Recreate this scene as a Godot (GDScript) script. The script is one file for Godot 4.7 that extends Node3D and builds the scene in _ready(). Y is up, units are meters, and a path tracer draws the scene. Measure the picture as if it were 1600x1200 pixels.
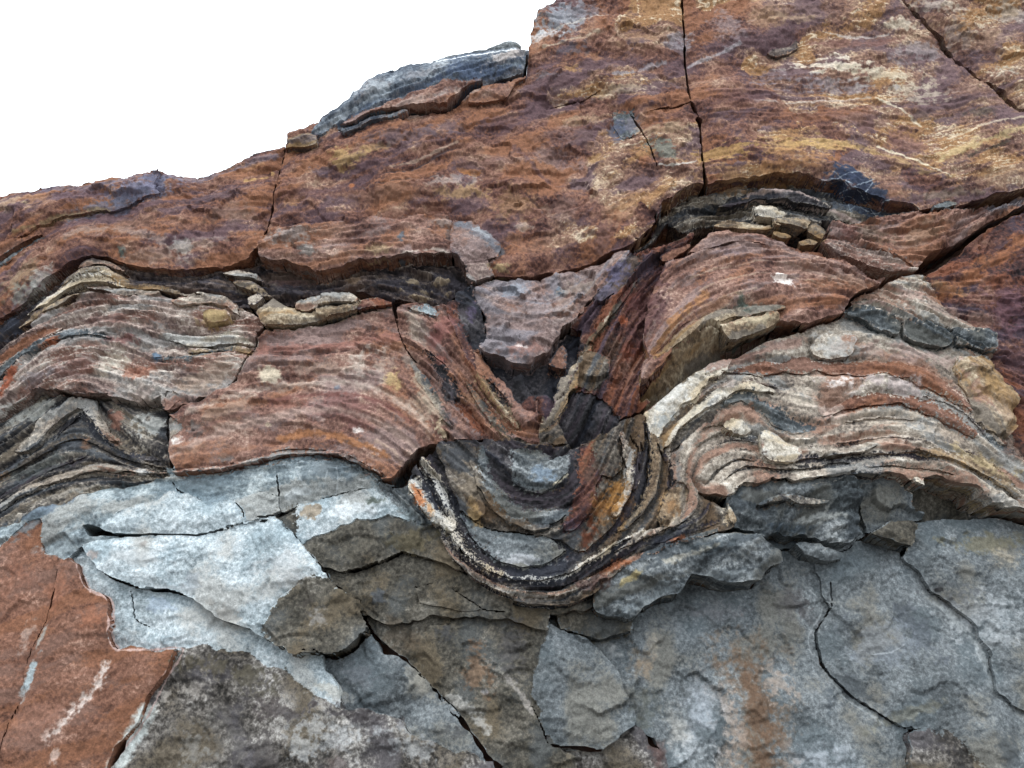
extends Node3D
# A folded cliff. The rock face is laid out in its own plane: u runs along the cliff, v runs up it, h is relief out of it, all in metres.
# Joint-bounded beds and blocks are meshes of their own, with side walls; open joints are real gaps in front of the rock mass behind.
const PITCH := 16.0
const FOV := 46.0
const LEAN := 8.0
const EYE := Vector3(0, 1.6, 0)
const FOOT := Vector3(0, 0, -6.0)
const CS := 0.0108                     # mesh cell, metres
const GW := 1024
const GH := 772
const TW := 2048
const TH := 1544
const U0 := -5.5296
const V1 := 8.1
const BACK := -0.45
var XV := Vector3(1, 0, 0)
var YV := Vector3(0, cos(deg_to_rad(LEAN)), -sin(deg_to_rad(LEAN)))
var NV := Vector3(0, sin(deg_to_rad(LEAN)), cos(deg_to_rad(LEAN)))

var rid_img: Image
var rid := PackedByteArray()
var sf := PackedFloat32Array()       # bedding coordinate, one value per texel
var cols := PackedByteArray()        # RGB per texel
var bump := PackedByteArray()
var dh := PackedFloat32Array()       # extra relief per vertex
var dd := PackedFloat32Array()       # relief per vertex
var shx := PackedFloat32Array()
var shy := PackedFloat32Array()
var dist := PackedFloat32Array()
var R: Array[Dictionary] = [{}]      # regions, 0 is an open gap
var root := PackedInt32Array([0])
var rows: Array = []
var rows_b: Array = []
var n_st: FastNoiseLite
var n_bl: FastNoiseLite
var n_fi: FastNoiseLite
var n_hu: FastNoiseLite
var n_wi: FastNoiseLite
var n_lo: FastNoiseLite
var n_te: FastNoiseLite
var n_wp: FastNoiseLite
var n_ck: FastNoiseLite
var rnd := PackedByteArray()
var cells: Array[PackedInt32Array] = []
var built: Array = []
var rock_mat: StandardMaterial3D
var rng := RandomNumberGenerator.new()

func noise(seed_, freq, oct = 4, type = FastNoiseLite.TYPE_SIMPLEX_SMOOTH, fractal = FastNoiseLite.FRACTAL_FBM, gain = 0.5):
	var n := FastNoiseLite.new()
	n.seed = seed_; n.frequency = freq; n.fractal_octaves = oct; n.noise_type = type; n.fractal_type = fractal; n.fractal_gain = gain
	return n

# photograph pixel (1600 x 1200) -> point of the cliff plane, raised by h, in texels
func to_t(x: float, y: float, h: float) -> Vector2:
	var tf := tan(deg_to_rad(FOV * 0.5))
	var p := deg_to_rad(PITCH)
	var f := Vector3(0, sin(p), -cos(p))
	var up := Vector3(0, cos(p), sin(p))
	var d := f + XV * ((x - 800.0) / 600.0 * tf) + up * ((600.0 - y) / 600.0 * tf)
	var t := (FOOT + NV * h - EYE).dot(NV) / d.dot(NV)
	var q := EYE + d * t - FOOT
	return Vector2((q.dot(XV) - U0) / CS * 2.0, (V1 - q.dot(YV)) / CS * 2.0)

func pt(u: float, v: float, h: float) -> Vector3:
	return FOOT + XV * u + YV * v + NV * h

func curve(f: Array, closed: bool, soft: bool) -> PackedVector2Array:
	var p := PackedVector2Array()
	for i in range(0, f.size(), 2): p.append(Vector2(f[i], f[i + 1]))
	if not soft: return p
	var o := PackedVector2Array()
	var n := p.size()
	for i in (n if closed else n - 1):
		var a := p[(i - 1 + n) % n] if closed else p[maxi(i - 1, 0)]
		var b := p[i]
		var c := p[(i + 1) % n]
		var e := p[(i + 2) % n] if closed else p[mini(i + 2, n - 1)]
		var k := clampi(int(b.distance_to(c) / 8.0), 1, 14)
		for j in k: o.append(b.cubic_interpolate(c, a, e, float(j) / k))
	if not closed: o.append(p[n - 1])
	return o

func roughen(p: PackedVector2Array, amp: float, closed: bool) -> PackedVector2Array:
	var o := PackedVector2Array()
	var n := p.size()
	for i in (n if closed else n - 1):
		var a := p[i]
		var b := p[(i + 1) % n]
		var l := a.distance_to(b)
		var k := clampi(int(l / 7.0), 1, 60)
		var nn := Vector2(-(b - a).y, (b - a).x) / maxf(l, 0.01)
		o.append(a)
		for j in range(1, k):
			var q := a.lerp(b, float(j) / k)
			var w := n_wp.get_noise_2d(q.x, q.y) + 0.5 * n_wp.get_noise_2d(q.x * 3.1 + 77.0, q.y * 3.1)
			o.append(q + nn * w * amp * minf(1.0, l / 40.0) * minf(1.0, 3.0 * sin(PI * j / k)))
	if not closed: o.append(p[n - 1])
	return o

func fill(p: PackedVector2Array, id: int):
	var y0 := 1e9
	var y1 := -1e9
	for q in p: y0 = minf(y0, q.y); y1 = maxf(y1, q.y)
	var a := maxi(0, int(floor(y0)))
	var b := mini(TH - 1, int(ceil(y1)))
	var n := p.size()
	var xs: Array = []
	xs.resize(maxi(0, b - a + 1))
	for i in xs.size(): xs[i] = PackedFloat32Array()
	for i in n:
		var s := p[i]
		var e := p[(i + 1) % n]
		if s.y > e.y: var w := s; s = e; e = w
		for y in range(maxi(a, int(ceil(s.y - 0.5))), mini(b, int(ceil(e.y - 0.5)) - 1) + 1):
			xs[y - a].append(s.x + (y + 0.5 - s.y) / (e.y - s.y) * (e.x - s.x))
	var c := Color(id / 255.0, 0, 0)
	for y in range(a, b + 1):
		var l: PackedFloat32Array = xs[y - a]
		l.sort()
		for i in range(0, l.size() - 1, 2):
			var x0 := clampi(int(ceil(l[i] - 0.5)), 0, TW)
			var x1 := clampi(int(ceil(l[i + 1] - 0.5)), 0, TW)
			if x1 > x0: rid_img.fill_rect(Rect2i(x0, y, x1 - x0, 1), c)

func to_texels(p: PackedVector2Array, h: float) -> PackedVector2Array:
	var o := PackedVector2Array()
	for q in p: o.append(to_t(q.x, q.y, h))
	return o

func region(called: String, f: Array, o: Dictionary) -> int:
	var id := R.size()
	var d := {"name": called, "h": 0.0, "pal": "russet", "lam": 0.012, "ter": 0.02, "fac": 0.015, "bev": 0.03, "bw": 5.0, "iso": false, "tu": 0.0, "tv": 0.0, "rough": 9.0, "soft": false, "of": 0, "low": 0.06}
	d.merge(o, true)
	if d.of > 0: d.bev *= 0.7
	root.append(d.of if d.of > 0 else id)
	R.append(d)
	var p := to_texels(curve(f, true, d.soft), d.h)
	var b0 := Vector2(1e9, 1e9)
	var b1 := -b0
	for q in p: b0 = b0.min(q); b1 = b1.max(q)
	p = roughen(p, minf(d.rough, 1.0 + 0.11 * minf(b1.x - b0.x, b1.y - b0.y)), true)
	var c := Vector2.ZERO
	for q in p: c += q
	d.c = c / p.size()
	fill(p, id)
	return id

# a bed drawn out along a line: width in photograph pixels, tapering at the ends
func ribbon_shape(f: Array, width: float, taper: float) -> PackedVector2Array:
	var p := curve(f, false, true)
	var n := p.size()
	var o := PackedVector2Array()
	var back := PackedVector2Array()
	for i in n:
		var t := (p[mini(i + 1, n - 1)] - p[maxi(i - 1, 0)]).normalized()
		var e := clampf(minf(i, n - 1 - i) / maxf(1.0, n * 0.25), 0.0, 1.0)
		var w := width * 0.5 * lerpf(1.0, pow(e, 0.75), taper) * (1.0 + 0.7 * n_wp.get_noise_2d(p[i].x * 1.7, p[i].y * 1.7))
		o.append(p[i] + Vector2(-t.y, t.x) * w)
		back.append(p[i] - Vector2(-t.y, t.x) * w)
	back.reverse()
	o.append_array(back)
	return o

func layer(called: String, f: Array, width: float, o: Dictionary) -> int:
	var flat := []
	for q in ribbon_shape(f, width, o.get("taper", 0.9)): flat.append(q.x); flat.append(q.y)
	o.rough = o.get("rough", 3.0)
	return region(called, flat, o)

func gap(f: Array, width: float, h := 0.0, taper := 0.7):
	fill(roughen(to_texels(ribbon_shape(f, maxf(width * 0.85, 3.3), taper), h), 3.5, true), 0)

func hole(f: Array, h := 0.0):
	fill(roughen(to_texels(curve(f, true, false), h), 5.0, true), 0)

# ---- bedding: lines of equal depth in the stack, spread over the face between them
func bedding(lines: Array):
	var val := PackedFloat32Array()
	var w := 0
	var h := 0
	for lv in 4:
		var nw := 33 << lv
		var nh := 26 << lv
		var fix := PackedByteArray()
		fix.resize(nw * nh)
		var nv := PackedFloat32Array()
		nv.resize(nw * nh)
		for y in nh:
			for x in nw:
				nv[y * nw + x] = val[mini(h - 1, y / 2) * w + mini(w - 1, x / 2)] if lv > 0 else 4.0
		for ln in lines:
			var p := to_texels(curve(ln[1], false, true), 0.0)
			for i in p.size() - 1:
				var n := int(p[i].distance_to(p[i + 1]) / TW * nw * 2.0) + 1
				for j in n + 1:
					var q := p[i].lerp(p[i + 1], float(j) / n)
					var x := int(q.x / TW * nw)
					var y := int(q.y / TH * nh)
					if x >= 0 and y >= 0 and x < nw and y < nh:
						fix[y * nw + x] = 1
						nv[y * nw + x] = ln[0]
		for it in [160, 90, 50, 30][lv]:
			for y in nh:
				var yu := (y - 1 if y > 0 else y) * nw
				var yd := (y + 1 if y < nh - 1 else y) * nw
				var y0 := y * nw
				for x in nw:
					if fix[y0 + x] == 0:
						nv[y0 + x] = (nv[yu + x] + nv[yd + x] + nv[y0 + (x - 1 if x > 0 else x)] + nv[y0 + (x + 1 if x < nw - 1 else x)]) * 0.25
		val = nv; w = nw; h = nh
	var im := Image.create_from_data(w, h, false, Image.FORMAT_RF, val.to_byte_array())
	im.resize(TW, TH, Image.INTERPOLATE_CUBIC)
	sf = im.get_data().to_float32_array()

# ---- colour of the stone, texel by texel
var luts := {}
var hues := {}
const SAT := 0.71
func grey_mix(c: Array) -> Array:
	var l: float = 0.3 * c[0] + 0.59 * c[1] + 0.11 * c[2]
	return [lerpf(l, c[0], SAT), lerpf(l, c[1], SAT), lerpf(l, c[2], SAT)]

func palette(called: String, ramp: Array, alt: Array, alt2: Array, ws := 0.55, wb := 0.5, wf := 0.35, wisp := 0.0, wc := [205, 190, 165], sk := 14.0):
	var l := PackedFloat32Array()
	ramp = ramp.map(grey_mix); alt = grey_mix(alt); alt2 = grey_mix(alt2); wc = grey_mix(wc)
	for i in 64:
		var t := i / 63.0 * (ramp.size() - 1)
		var k := mini(int(t), ramp.size() - 2)
		for c in 3: l.append(lerpf(ramp[k][c], ramp[k + 1][c], t - k))
	luts[called] = {"lut": l, "alt": alt, "alt2": alt2, "ws": ws, "wb": wb, "wf": wf, "wisp": wisp, "wc": wc, "sk": sk, "iso": ws < 0.26}

func paint_row(y: int):
	var line := PackedByteArray()
	line.resize(TW * 3)
	var bl_ := PackedByteArray()
	bl_.resize(TW)
	var v := V1 - y * CS * 0.5
	var last := -1
	var last_p := -1
	var P := {}
	var lut := PackedFloat32Array()
	var iso := false; var ws := 0.0; var wb := 0.0; var wf := 0.0; var wisp := 0.0; var sk := 14.0
	var al := [0.0, 0.0, 0.0]; var a2 := [0.0, 0.0, 0.0]; var wc := [0.0, 0.0, 0.0]
	var a_r := 0.0; var a_g := 0.0; var a_b := 0.0; var b_r := 0.0; var b_g := 0.0; var b_b := 0.0; var w_r := 0.0; var w_g := 0.0; var w_b := 0.0
	var nr := rnd.size()
	var off := (y * 7919) % nr
	for x in TW:
		var u := U0 + x * CS * 0.5
		var bl := n_bl.get_noise_2d(u, v)
		var fi := n_fi.get_noise_2d(u, v)
		var r := rid[y * TW + x]
		if r == 0: r = last if last > 0 else 1
		else:
			# the tints of neighbouring layers finger into each other
			var jx := clampi(x + int(fi * 9.0 + bl * 8.0), 0, TW - 1)
			var jy := clampi(y + int(fi * -8.0 + bl * 7.0), 0, TH - 1)
			var r2 := rid[jy * TW + jx]
			if root[r2] != root[r]: r2 = rid[y * TW + clampi(x + int(fi * 3.5 + bl * 2.0), 0, TW - 1)]
			if r2 > 0 and (root[r2] == root[r] or not R[r].get("sharp", false) and not R[r2].get("sharp", false)): r = r2
		var other := 0
		if R[r].has("pal2") and (u - R[r].split + 1.6 * n_hu.get_noise_2d(u * 0.8, v * 1.6 + 3.0) + 0.5 * bl) * R[r].side > 0.0: other = 1000
		if r + other != last_p:
			last = r
			last_p = r + other
			P = luts[R[r].pal2 if other > 0 else R[r].pal]
			lut = P.lut; iso = P.iso; ws = P.ws; wb = P.wb; wf = P.wf; wisp = P.wisp; sk = P.sk
			a_r = P.alt[0]; a_g = P.alt[1]; a_b = P.alt[2]; b_r = P.alt2[0]; b_g = P.alt2[1]; b_b = P.alt2[2]
			w_r = P.wc[0]; w_g = P.wc[1]; w_b = P.wc[2]
		var s := sf[y * TW + x] + 0.06 * bl + 0.006 * fi
		var st := n_st.get_noise_2d(u * 1.7, v * 1.7) if iso else n_st.get_noise_2d(u * 3.0, s * sk * 0.8)
		var hu := n_hu.get_noise_2d(u * 2.2, v * 2.0 + 7.0) if iso else n_hu.get_noise_2d(u * 1.3 + s, s * sk * 0.2 + v * 0.6)
		var cw := clampf(1.0 - (n_ck.get_noise_2d(u + 0.06 * bl, v + 0.06 * st + 0.02 * fi) + 1.0) * 16.0, 0.0, 1.0) * clampf(bl * 4.0 + 0.6, 0.0, 1.0)
		var h2 := 0.0
		if not iso:
			h2 = n_hu.get_noise_2d(u * 3.1 + 40.0, s * sk * 0.55 + v)
			st = 0.42 * st * clampf(0.4 + 2.0 * n_hu.get_noise_2d(u * 1.7 + 90.0, v * 3.0 + s * 2.0), 0.0, 1.3) + 0.85 * n_st.get_noise_2d(u * 1.2 + 20.0, s * sk * 0.28)
		var g := (rnd[(off + x * 31) % nr] - 127.5) / 127.5
		var t := clampf(0.5 + ws * st + wb * bl + wf * 0.7 * fi + g * 0.04, 0.0, 1.0)
		var k := int(t * 63.0) * 3
		var cr := lut[k]; var cg := lut[k + 1]; var cb := lut[k + 2]
		var m := clampf((hu + 0.5 * h2 + 0.2 * fi - 0.10) * 3.0, 0.0, 0.85)
		cr += (a_r - cr) * m; cg += (a_g - cg) * m; cb += (a_b - cb) * m
		m = clampf((-hu + 0.6 * h2 - 0.2 * fi - 0.12) * 3.0, 0.0, 0.85)
		cr += (b_r - cr) * m; cg += (b_g - cg) * m; cb += (b_b - cb) * m
		var wv := 0.0
		if wisp > 0.0:
			wv = clampf((n_wi.get_noise_2d(u * 1.6, s * sk * 0.7) + 0.7 * bl + 0.4 * fi + 0.7 * hu - 0.70 + wisp) * 2.6, 0.0, 0.75)
			cr += (w_r - cr) * wv; cg += (w_g - cg) * wv; cb += (w_b - cb) * wv
		var gg := 1.0 + 0.11 * g + 0.13 * fi
		var o := x * 3
		line[o] = clampi(int(cr * gg), 0, 255)
		line[o + 1] = clampi(int(cg * gg), 0, 255)
		line[o + 2] = clampi(int(cb * gg), 0, 255)
		bl_[x] = clampi(int(128.0 + 60.0 * fi + 26.0 * st + 22.0 * g + 30.0 * wv - 90.0 * cw), 0, 255)
	rows[y] = line
	rows_b[y] = bl_

# stains, veins, mineral films and painted edge light with an outline of their own
func stroke(f: Array, width: float, c: Array, a := 0.8, o := {}):
	var h: float = o.get("h", 0.0)
	var p := to_texels(curve(f, false, o.get("soft", true)), h)
	if o.has("jag"): p = roughen(p, o.jag, false)
	var w := maxf(0.9, width * 0.5 * float(o.get("k", 1.03)))
	var lo := Vector2(1e9, 1e9)
	var hi := -lo
	for q in p: lo = lo.min(q); hi = hi.max(q)
	var pad := w * 1.9 + 3.0
	var x0 := clampi(int(lo.x - pad), 0, TW); var x1 := clampi(int(hi.x + pad), 0, TW)
	var y0 := clampi(int(lo.y - pad), 0, TH); var y1 := clampi(int(hi.y + pad), 0, TH)
	var bw := x1 - x0
	var bh := y1 - y0
	if bw < 1 or bh < 1: return
	var ds := PackedFloat32Array()
	ds.resize(bw * bh)
	ds.fill(1e9)
	for i in p.size() - 1:
		var s := p[i]; var e := p[i + 1]
		var l2 := maxf(s.distance_squared_to(e), 0.01)
		for y in range(maxi(y0, int(minf(s.y, e.y) - pad)), mini(y1, int(maxf(s.y, e.y) + pad))):
			for x in range(maxi(x0, int(minf(s.x, e.x) - pad)), mini(x1, int(maxf(s.x, e.x) + pad))):
				var q := Vector2(x, y)
				var dq := q.distance_squared_to(s + (e - s) * clampf((q - s).dot(e - s) / l2, 0.0, 1.0))
				var kk := (y - y0) * bw + x - x0
				if dq < ds[kk]: ds[kk] = dq
	var ed: float = o.get("edge", 0.6)
	var brk: float = o.get("brk", 0.75)
	blend(x0, y0, bw, bh, ds, w, c, a, ed, brk, o)

func patch(cx: float, cy: float, rx: float, ry: float, ang: float, c: Array, a := 0.75, o := {}):
	var m := to_t(cx, cy, o.get("h", 0.0))
	var sx := (to_t(cx + 10, cy, 0).x - to_t(cx, cy, 0).x) / 10.0
	var sy := (to_t(cx, cy + 10, 0).y - to_t(cx, cy, 0).y) / 10.0
	rx *= sx; ry *= sy
	var big := maxf(rx, ry) * 1.7 + 4.0
	var x0 := clampi(int(m.x - big), 0, TW); var x1 := clampi(int(m.x + big), 0, TW)
	var y0 := clampi(int(m.y - big), 0, TH); var y1 := clampi(int(m.y + big), 0, TH)
	var bw := x1 - x0
	var bh := y1 - y0
	if bw < 1 or bh < 1: return
	var ds := PackedFloat32Array()
	ds.resize(bw * bh)
	var ca := cos(deg_to_rad(ang)); var sa := sin(deg_to_rad(ang))
	for y in bh:
		for x in bw:
			var dx := x + x0 - m.x; var dy := y + y0 - m.y
			var ax := (dx * ca + dy * sa) / rx; var ay := (-dx * sa + dy * ca) / ry
			ds[y * bw + x] = (ax * ax + ay * ay) * 900.0
	blend(x0, y0, bw, bh, ds, 30.0, c, a, o.get("edge", 0.5), o.get("brk", 0.7), o)

func blend(x0, y0, bw, bh, ds: PackedFloat32Array, w: float, c: Array, a: float, ed: float, brk: float, o: Dictionary):
	var only: int = o.get("only", 0)
	var rel: float = o.get("dh", 0.0)
	var sm: float = o.get("st", 0.4)
	var lim := (w * 1.9) * (w * 1.9)
	c = grey_mix(c)
	var cr: float = c[0]; var cg: float = c[1]; var cb: float = c[2]
	for y in bh:
		var ty: int = y0 + y
		var v := V1 - ty * CS * 0.5
		for x in bw:
			var d2 := ds[y * bw + x]
			if d2 > lim: continue
			var tx: int = x0 + x
			var i := ty * TW + tx
			if only > 0 and rid[i] != only: continue
			var u := U0 + tx * CS * 0.5
			var n := n_bl.get_noise_2d(u * 2.3 + 11.0, v * 2.3) * 1.3 + n_fi.get_noise_2d(u * 0.6, v * 0.6) * 0.9
			if sm > 0.0: n += sm * 1.6 * n_st.get_noise_2d(u * 1.7 + 5.0, sf[i] * 16.0)
			var e := sqrt(d2) / w + n * brk
			var k := clampf((1.0 - e) / ed, 0.0, 1.0) * a
			if k <= 0.003: continue
			if only < 0 and rid[i] != rid[(y0 + bh / 2) * TW + x0 + bw / 2]: continue
			var g := 1.0 + 0.14 * n_fi.get_noise_2d(u, v) + 0.09 * ((rnd[(i * 31) % 65521] - 127.5) / 127.5)
			var j := i * 3
			cols[j] = clampi(int(lerpf(cols[j], cr * g, k)), 0, 255)
			cols[j + 1] = clampi(int(lerpf(cols[j + 1], cg * g, k)), 0, 255)
			cols[j + 2] = clampi(int(lerpf(cols[j + 2], cb * g, k)), 0, 255)
			if rel != 0.0 and tx % 2 == 0 and ty % 2 == 0:
				dh[(ty / 2) * (GW + 1) + tx / 2] += rel * k / maxf(a, 0.01)

# ---- relief
func hash2(x: int, y: int, k: int) -> float:
	var n := (x * 374761393 + y * 668265263 + k * 974634533) & 0x7fffffff
	n = ((n ^ (n >> 13)) * 1274126177) & 0x7fffffff
	return ((n ^ (n >> 16)) & 0xffff) / 65535.0

func facet(x: float, y: float) -> float:
	var ix := int(floor(x)); var iy := int(floor(y))
	var best := 9.0
	var val := 0.0
	for oy in range(-1, 2):
		for ox in range(-1, 2):
			var cx := ix + ox; var cy := iy + oy
			var px := cx + 0.15 + 0.7 * hash2(cx, cy, 1)
			var py := cy + 0.15 + 0.7 * hash2(cx, cy, 2)
			var dx := x - px; var dy := y - py
			var d := dx * dx + dy * dy
			if d < best:
				best = d
				val = (hash2(cx, cy, 3) - 0.5) + dx * (hash2(cx, cy, 4) - 0.5) * 1.6 + dy * (hash2(cx, cy, 5) - 0.5) * 1.6
	return val

func relief_at(r: int, i: int, j: int) -> float:
	var P := R[r]
	var u := U0 + i * CS
	var v := V1 - j * CS
	var s := sf[mini(j * 2, TH - 1) * TW + mini(i * 2, TW - 1)]
	var bedded: bool = P.lam > 0.0 and not P.iso
	var st := n_st.get_noise_2d(u * 1.3, s * 14.0) if bedded else n_st.get_noise_2d(u * 1.6, v * 2.4)
	var lam := n_te.get_noise_2d(u * 0.5, s * 9.0)
	var lo := n_lo.get_noise_2d(u, v)
	var fi := n_fi.get_noise_2d(u * 0.7, v * 0.7)
	if bedded:
		lam = lam * 3.0 + 0.35 * st
		var lf := lam - floorf(lam)
		lam = (floorf(lam) + smoothstep(0.7, 1.0, lf) + 0.25 * lf) / 3.4
	var t := (n_te.get_noise_2d(u * 1.1 + 31.0, s * 1.7 if bedded else v * 1.5) + 0.25 * st) * 4.0
	var f := t - floorf(t)
	t = (floorf(t) + smoothstep(0.72, 1.0, f)) / 4.0
	var wu := u + 0.16 * n_te.get_noise_2d(u * 2.0, v * 2.0 + 9.0)
	var wv := v + 0.12 * n_te.get_noise_2d(u * 2.0 + 50.0, v * 2.0)
	var fc := facet(wu * 2.6, s * 5.0 + wv * 0.6) + 0.5 * facet(wu * 8.0 + 3.3, s * 14.0) if bedded else facet(wu * 3.0, wv * 4.2) + 0.4 * facet(wu * 8.0 + 3.3, wv * 10.0)
	return P.low * lo + P.lam * (0.25 * st + lam) + P.ter * t * 2.0 + P.fac * fc + 0.003 * fi

func relief_row(j: int):
	var line := PackedFloat32Array()
	line.resize(GW + 1)
	for i in GW + 1:
		var r := rid[mini(j * 2, TH - 1) * TW + mini(i * 2, TW - 1)]
		if r > 0: line[i] = relief_at(r, i, j)
	rows[j] = line

func base_h(P: Dictionary, i: int, j: int) -> float:
	return P.h + P.tu * (i - P.c.x * 0.5) * CS - P.tv * (j - P.c.y * 0.5) * CS

func cell_region(i: int, j: int) -> int:
	return rid[(j * 2 + 1) * TW + i * 2 + 1]

# a piece cut through by joints falls into pieces: large ones become parts of their own, crumbs join a neighbour
func sort_pieces():
	var A := PackedByteArray()
	A.resize(GW * GH)
	for j in GH:
		for i in GW: A[j * GW + i] = cell_region(i, j)
	var seen := PackedByteArray()
	seen.resize(GW * GH)
	var bits := {}
	for k0 in GW * GH:
		if seen[k0]: continue
		var a := A[k0]
		var list := PackedInt32Array([k0])
		seen[k0] = 1
		var at := 0
		var nb := 0
		while at < list.size():
			var k := list[at]
			at += 1
			var x := k % GW; var y := k / GW
			if x > 0:
				if A[k - 1] == a:
					if not seen[k - 1]: seen[k - 1] = 1; list.append(k - 1)
				elif A[k - 1] > 0: nb = A[k - 1]
			if x < GW - 1:
				if A[k + 1] == a:
					if not seen[k + 1]: seen[k + 1] = 1; list.append(k + 1)
				elif A[k + 1] > 0: nb = A[k + 1]
			if y > 0:
				if A[k - GW] == a:
					if not seen[k - GW]: seen[k - GW] = 1; list.append(k - GW)
				elif A[k - GW] > 0: nb = A[k - GW]
			if y < GH - 1:
				if A[k + GW] == a:
					if not seen[k + GW]: seen[k + GW] = 1; list.append(k + GW)
				elif A[k + GW] > 0: nb = A[k + GW]
		if a > 0:
			if not bits.has(a): bits[a] = []
			bits[a].append([list.size(), list, nb])
	for a in bits:
		var l: Array = bits[a]
		if l.size() < 2: continue
		l.sort_custom(func(p, q): return p[0] > q[0])
		for n in range(1, l.size()):
			var to: int = l[n][2]
			if l[n][0] > 500 and R.size() < 250:
				to = R.size()
				var d: Dictionary = R[a].duplicate()
				d.of = root[a]
				d.erase("label")
				if d.name == "rock_bed" or d.name == "rock_mass": d.name = "rock_block"
				R.append(d)
				root.append(root[a])
			for k in l[n][1]:
				var t: int = (k / GW) * 2 * TW + (k % GW) * 2
				rid[t] = to; rid[t + 1] = to; rid[t + TW] = to; rid[t + TW + 1] = to

func distances():
	dist.resize(GW * GH)
	var A := PackedByteArray()
	A.resize(GW * GH)
	for j in GH:
		for i in GW: A[j * GW + i] = cell_region(i, j)
	for j in GH:
		for i in GW:
			var k := j * GW + i
			var a := A[k]
			var d := 60.0
			if i > 0: d = minf(d, dist[k - 1] + 1.0 if A[k - 1] == a else 0.5)
			if j > 0:
				d = minf(d, dist[k - GW] + 1.0 if A[k - GW] == a else 0.5)
				if i > 0 and A[k - GW - 1] == a: d = minf(d, dist[k - GW - 1] + 1.4)
				if i < GW - 1 and A[k - GW + 1] == a: d = minf(d, dist[k - GW + 1] + 1.4)
			dist[k] = d
	for j in range(GH - 1, -1, -1):
		for i in range(GW - 1, -1, -1):
			var k := j * GW + i
			var a := A[k]
			var d := dist[k]
			if i < GW - 1: d = minf(d, dist[k + 1] + 1.0 if A[k + 1] == a else 0.5)
			if j < GH - 1:
				d = minf(d, dist[k + GW] + 1.0 if A[k + GW] == a else 0.5)
				if i > 0 and A[k + GW - 1] == a: d = minf(d, dist[k + GW - 1] + 1.4)
				if i < GW - 1 and A[k + GW + 1] == a: d = minf(d, dist[k + GW + 1] + 1.4)
			dist[k] = d
	# corners of the mesh slide along the joints so that joints run smooth
	var W := GW + 1
	shx.resize(W * (GH + 1)); shy.resize(W * (GH + 1))
	var edge := PackedInt32Array()
	var mark := PackedByteArray()
	mark.resize(W * (GH + 1))
	for j in range(1, GH):
		for i in range(1, GW):
			var k := j * GW + i
			var a := A[k]
			if A[k - 1] != a or A[k - GW] != a or A[k - GW - 1] != a:
				mark[j * W + i] = 1
				edge.append(j * W + i)
	for it in 6:
		var nx := shx.duplicate(); var ny := shy.duplicate()
		for k in edge:
			var sx := 0.0; var sy := 0.0; var n := 0
			if mark[k - 1]: sx += shx[k - 1] - 1.0; sy += shy[k - 1]; n += 1
			if mark[k + 1]: sx += shx[k + 1] + 1.0; sy += shy[k + 1]; n += 1
			if mark[k - W]: sx += shx[k - W]; sy += shy[k - W] - 1.0; n += 1
			if mark[k + W]: sx += shx[k + W]; sy += shy[k + W] + 1.0; n += 1
			if n == 2:
				nx[k] = clampf(0.4 * shx[k] + 0.6 * sx / n, -0.45, 0.45)
				ny[k] = clampf(0.4 * shy[k] + 0.6 * sy / n, -0.45, 0.45)
		shx = nx; shy = ny
	cells.resize(R.size())
	for r in R.size(): cells[r] = PackedInt32Array()
	for j in GH:
		for i in GW: cells[A[j * GW + i]].append(j * GW + i)

func inward(r: int, i: int, j: int) -> Vector3:
	var d := Vector2.ZERO
	for c in 4:
		var ci := i - (c & 1); var cj := j - (c >> 1)
		if ci < 0 or cj < 0 or ci >= GW or cj >= GH: continue
		if rid[(cj * 2 + 1) * TW + ci * 2 + 1] == r: d += Vector2(ci + 0.5 - i, cj + 0.5 - j)
	d = d.normalized()
	return XV * d.x - YV * d.y

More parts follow.
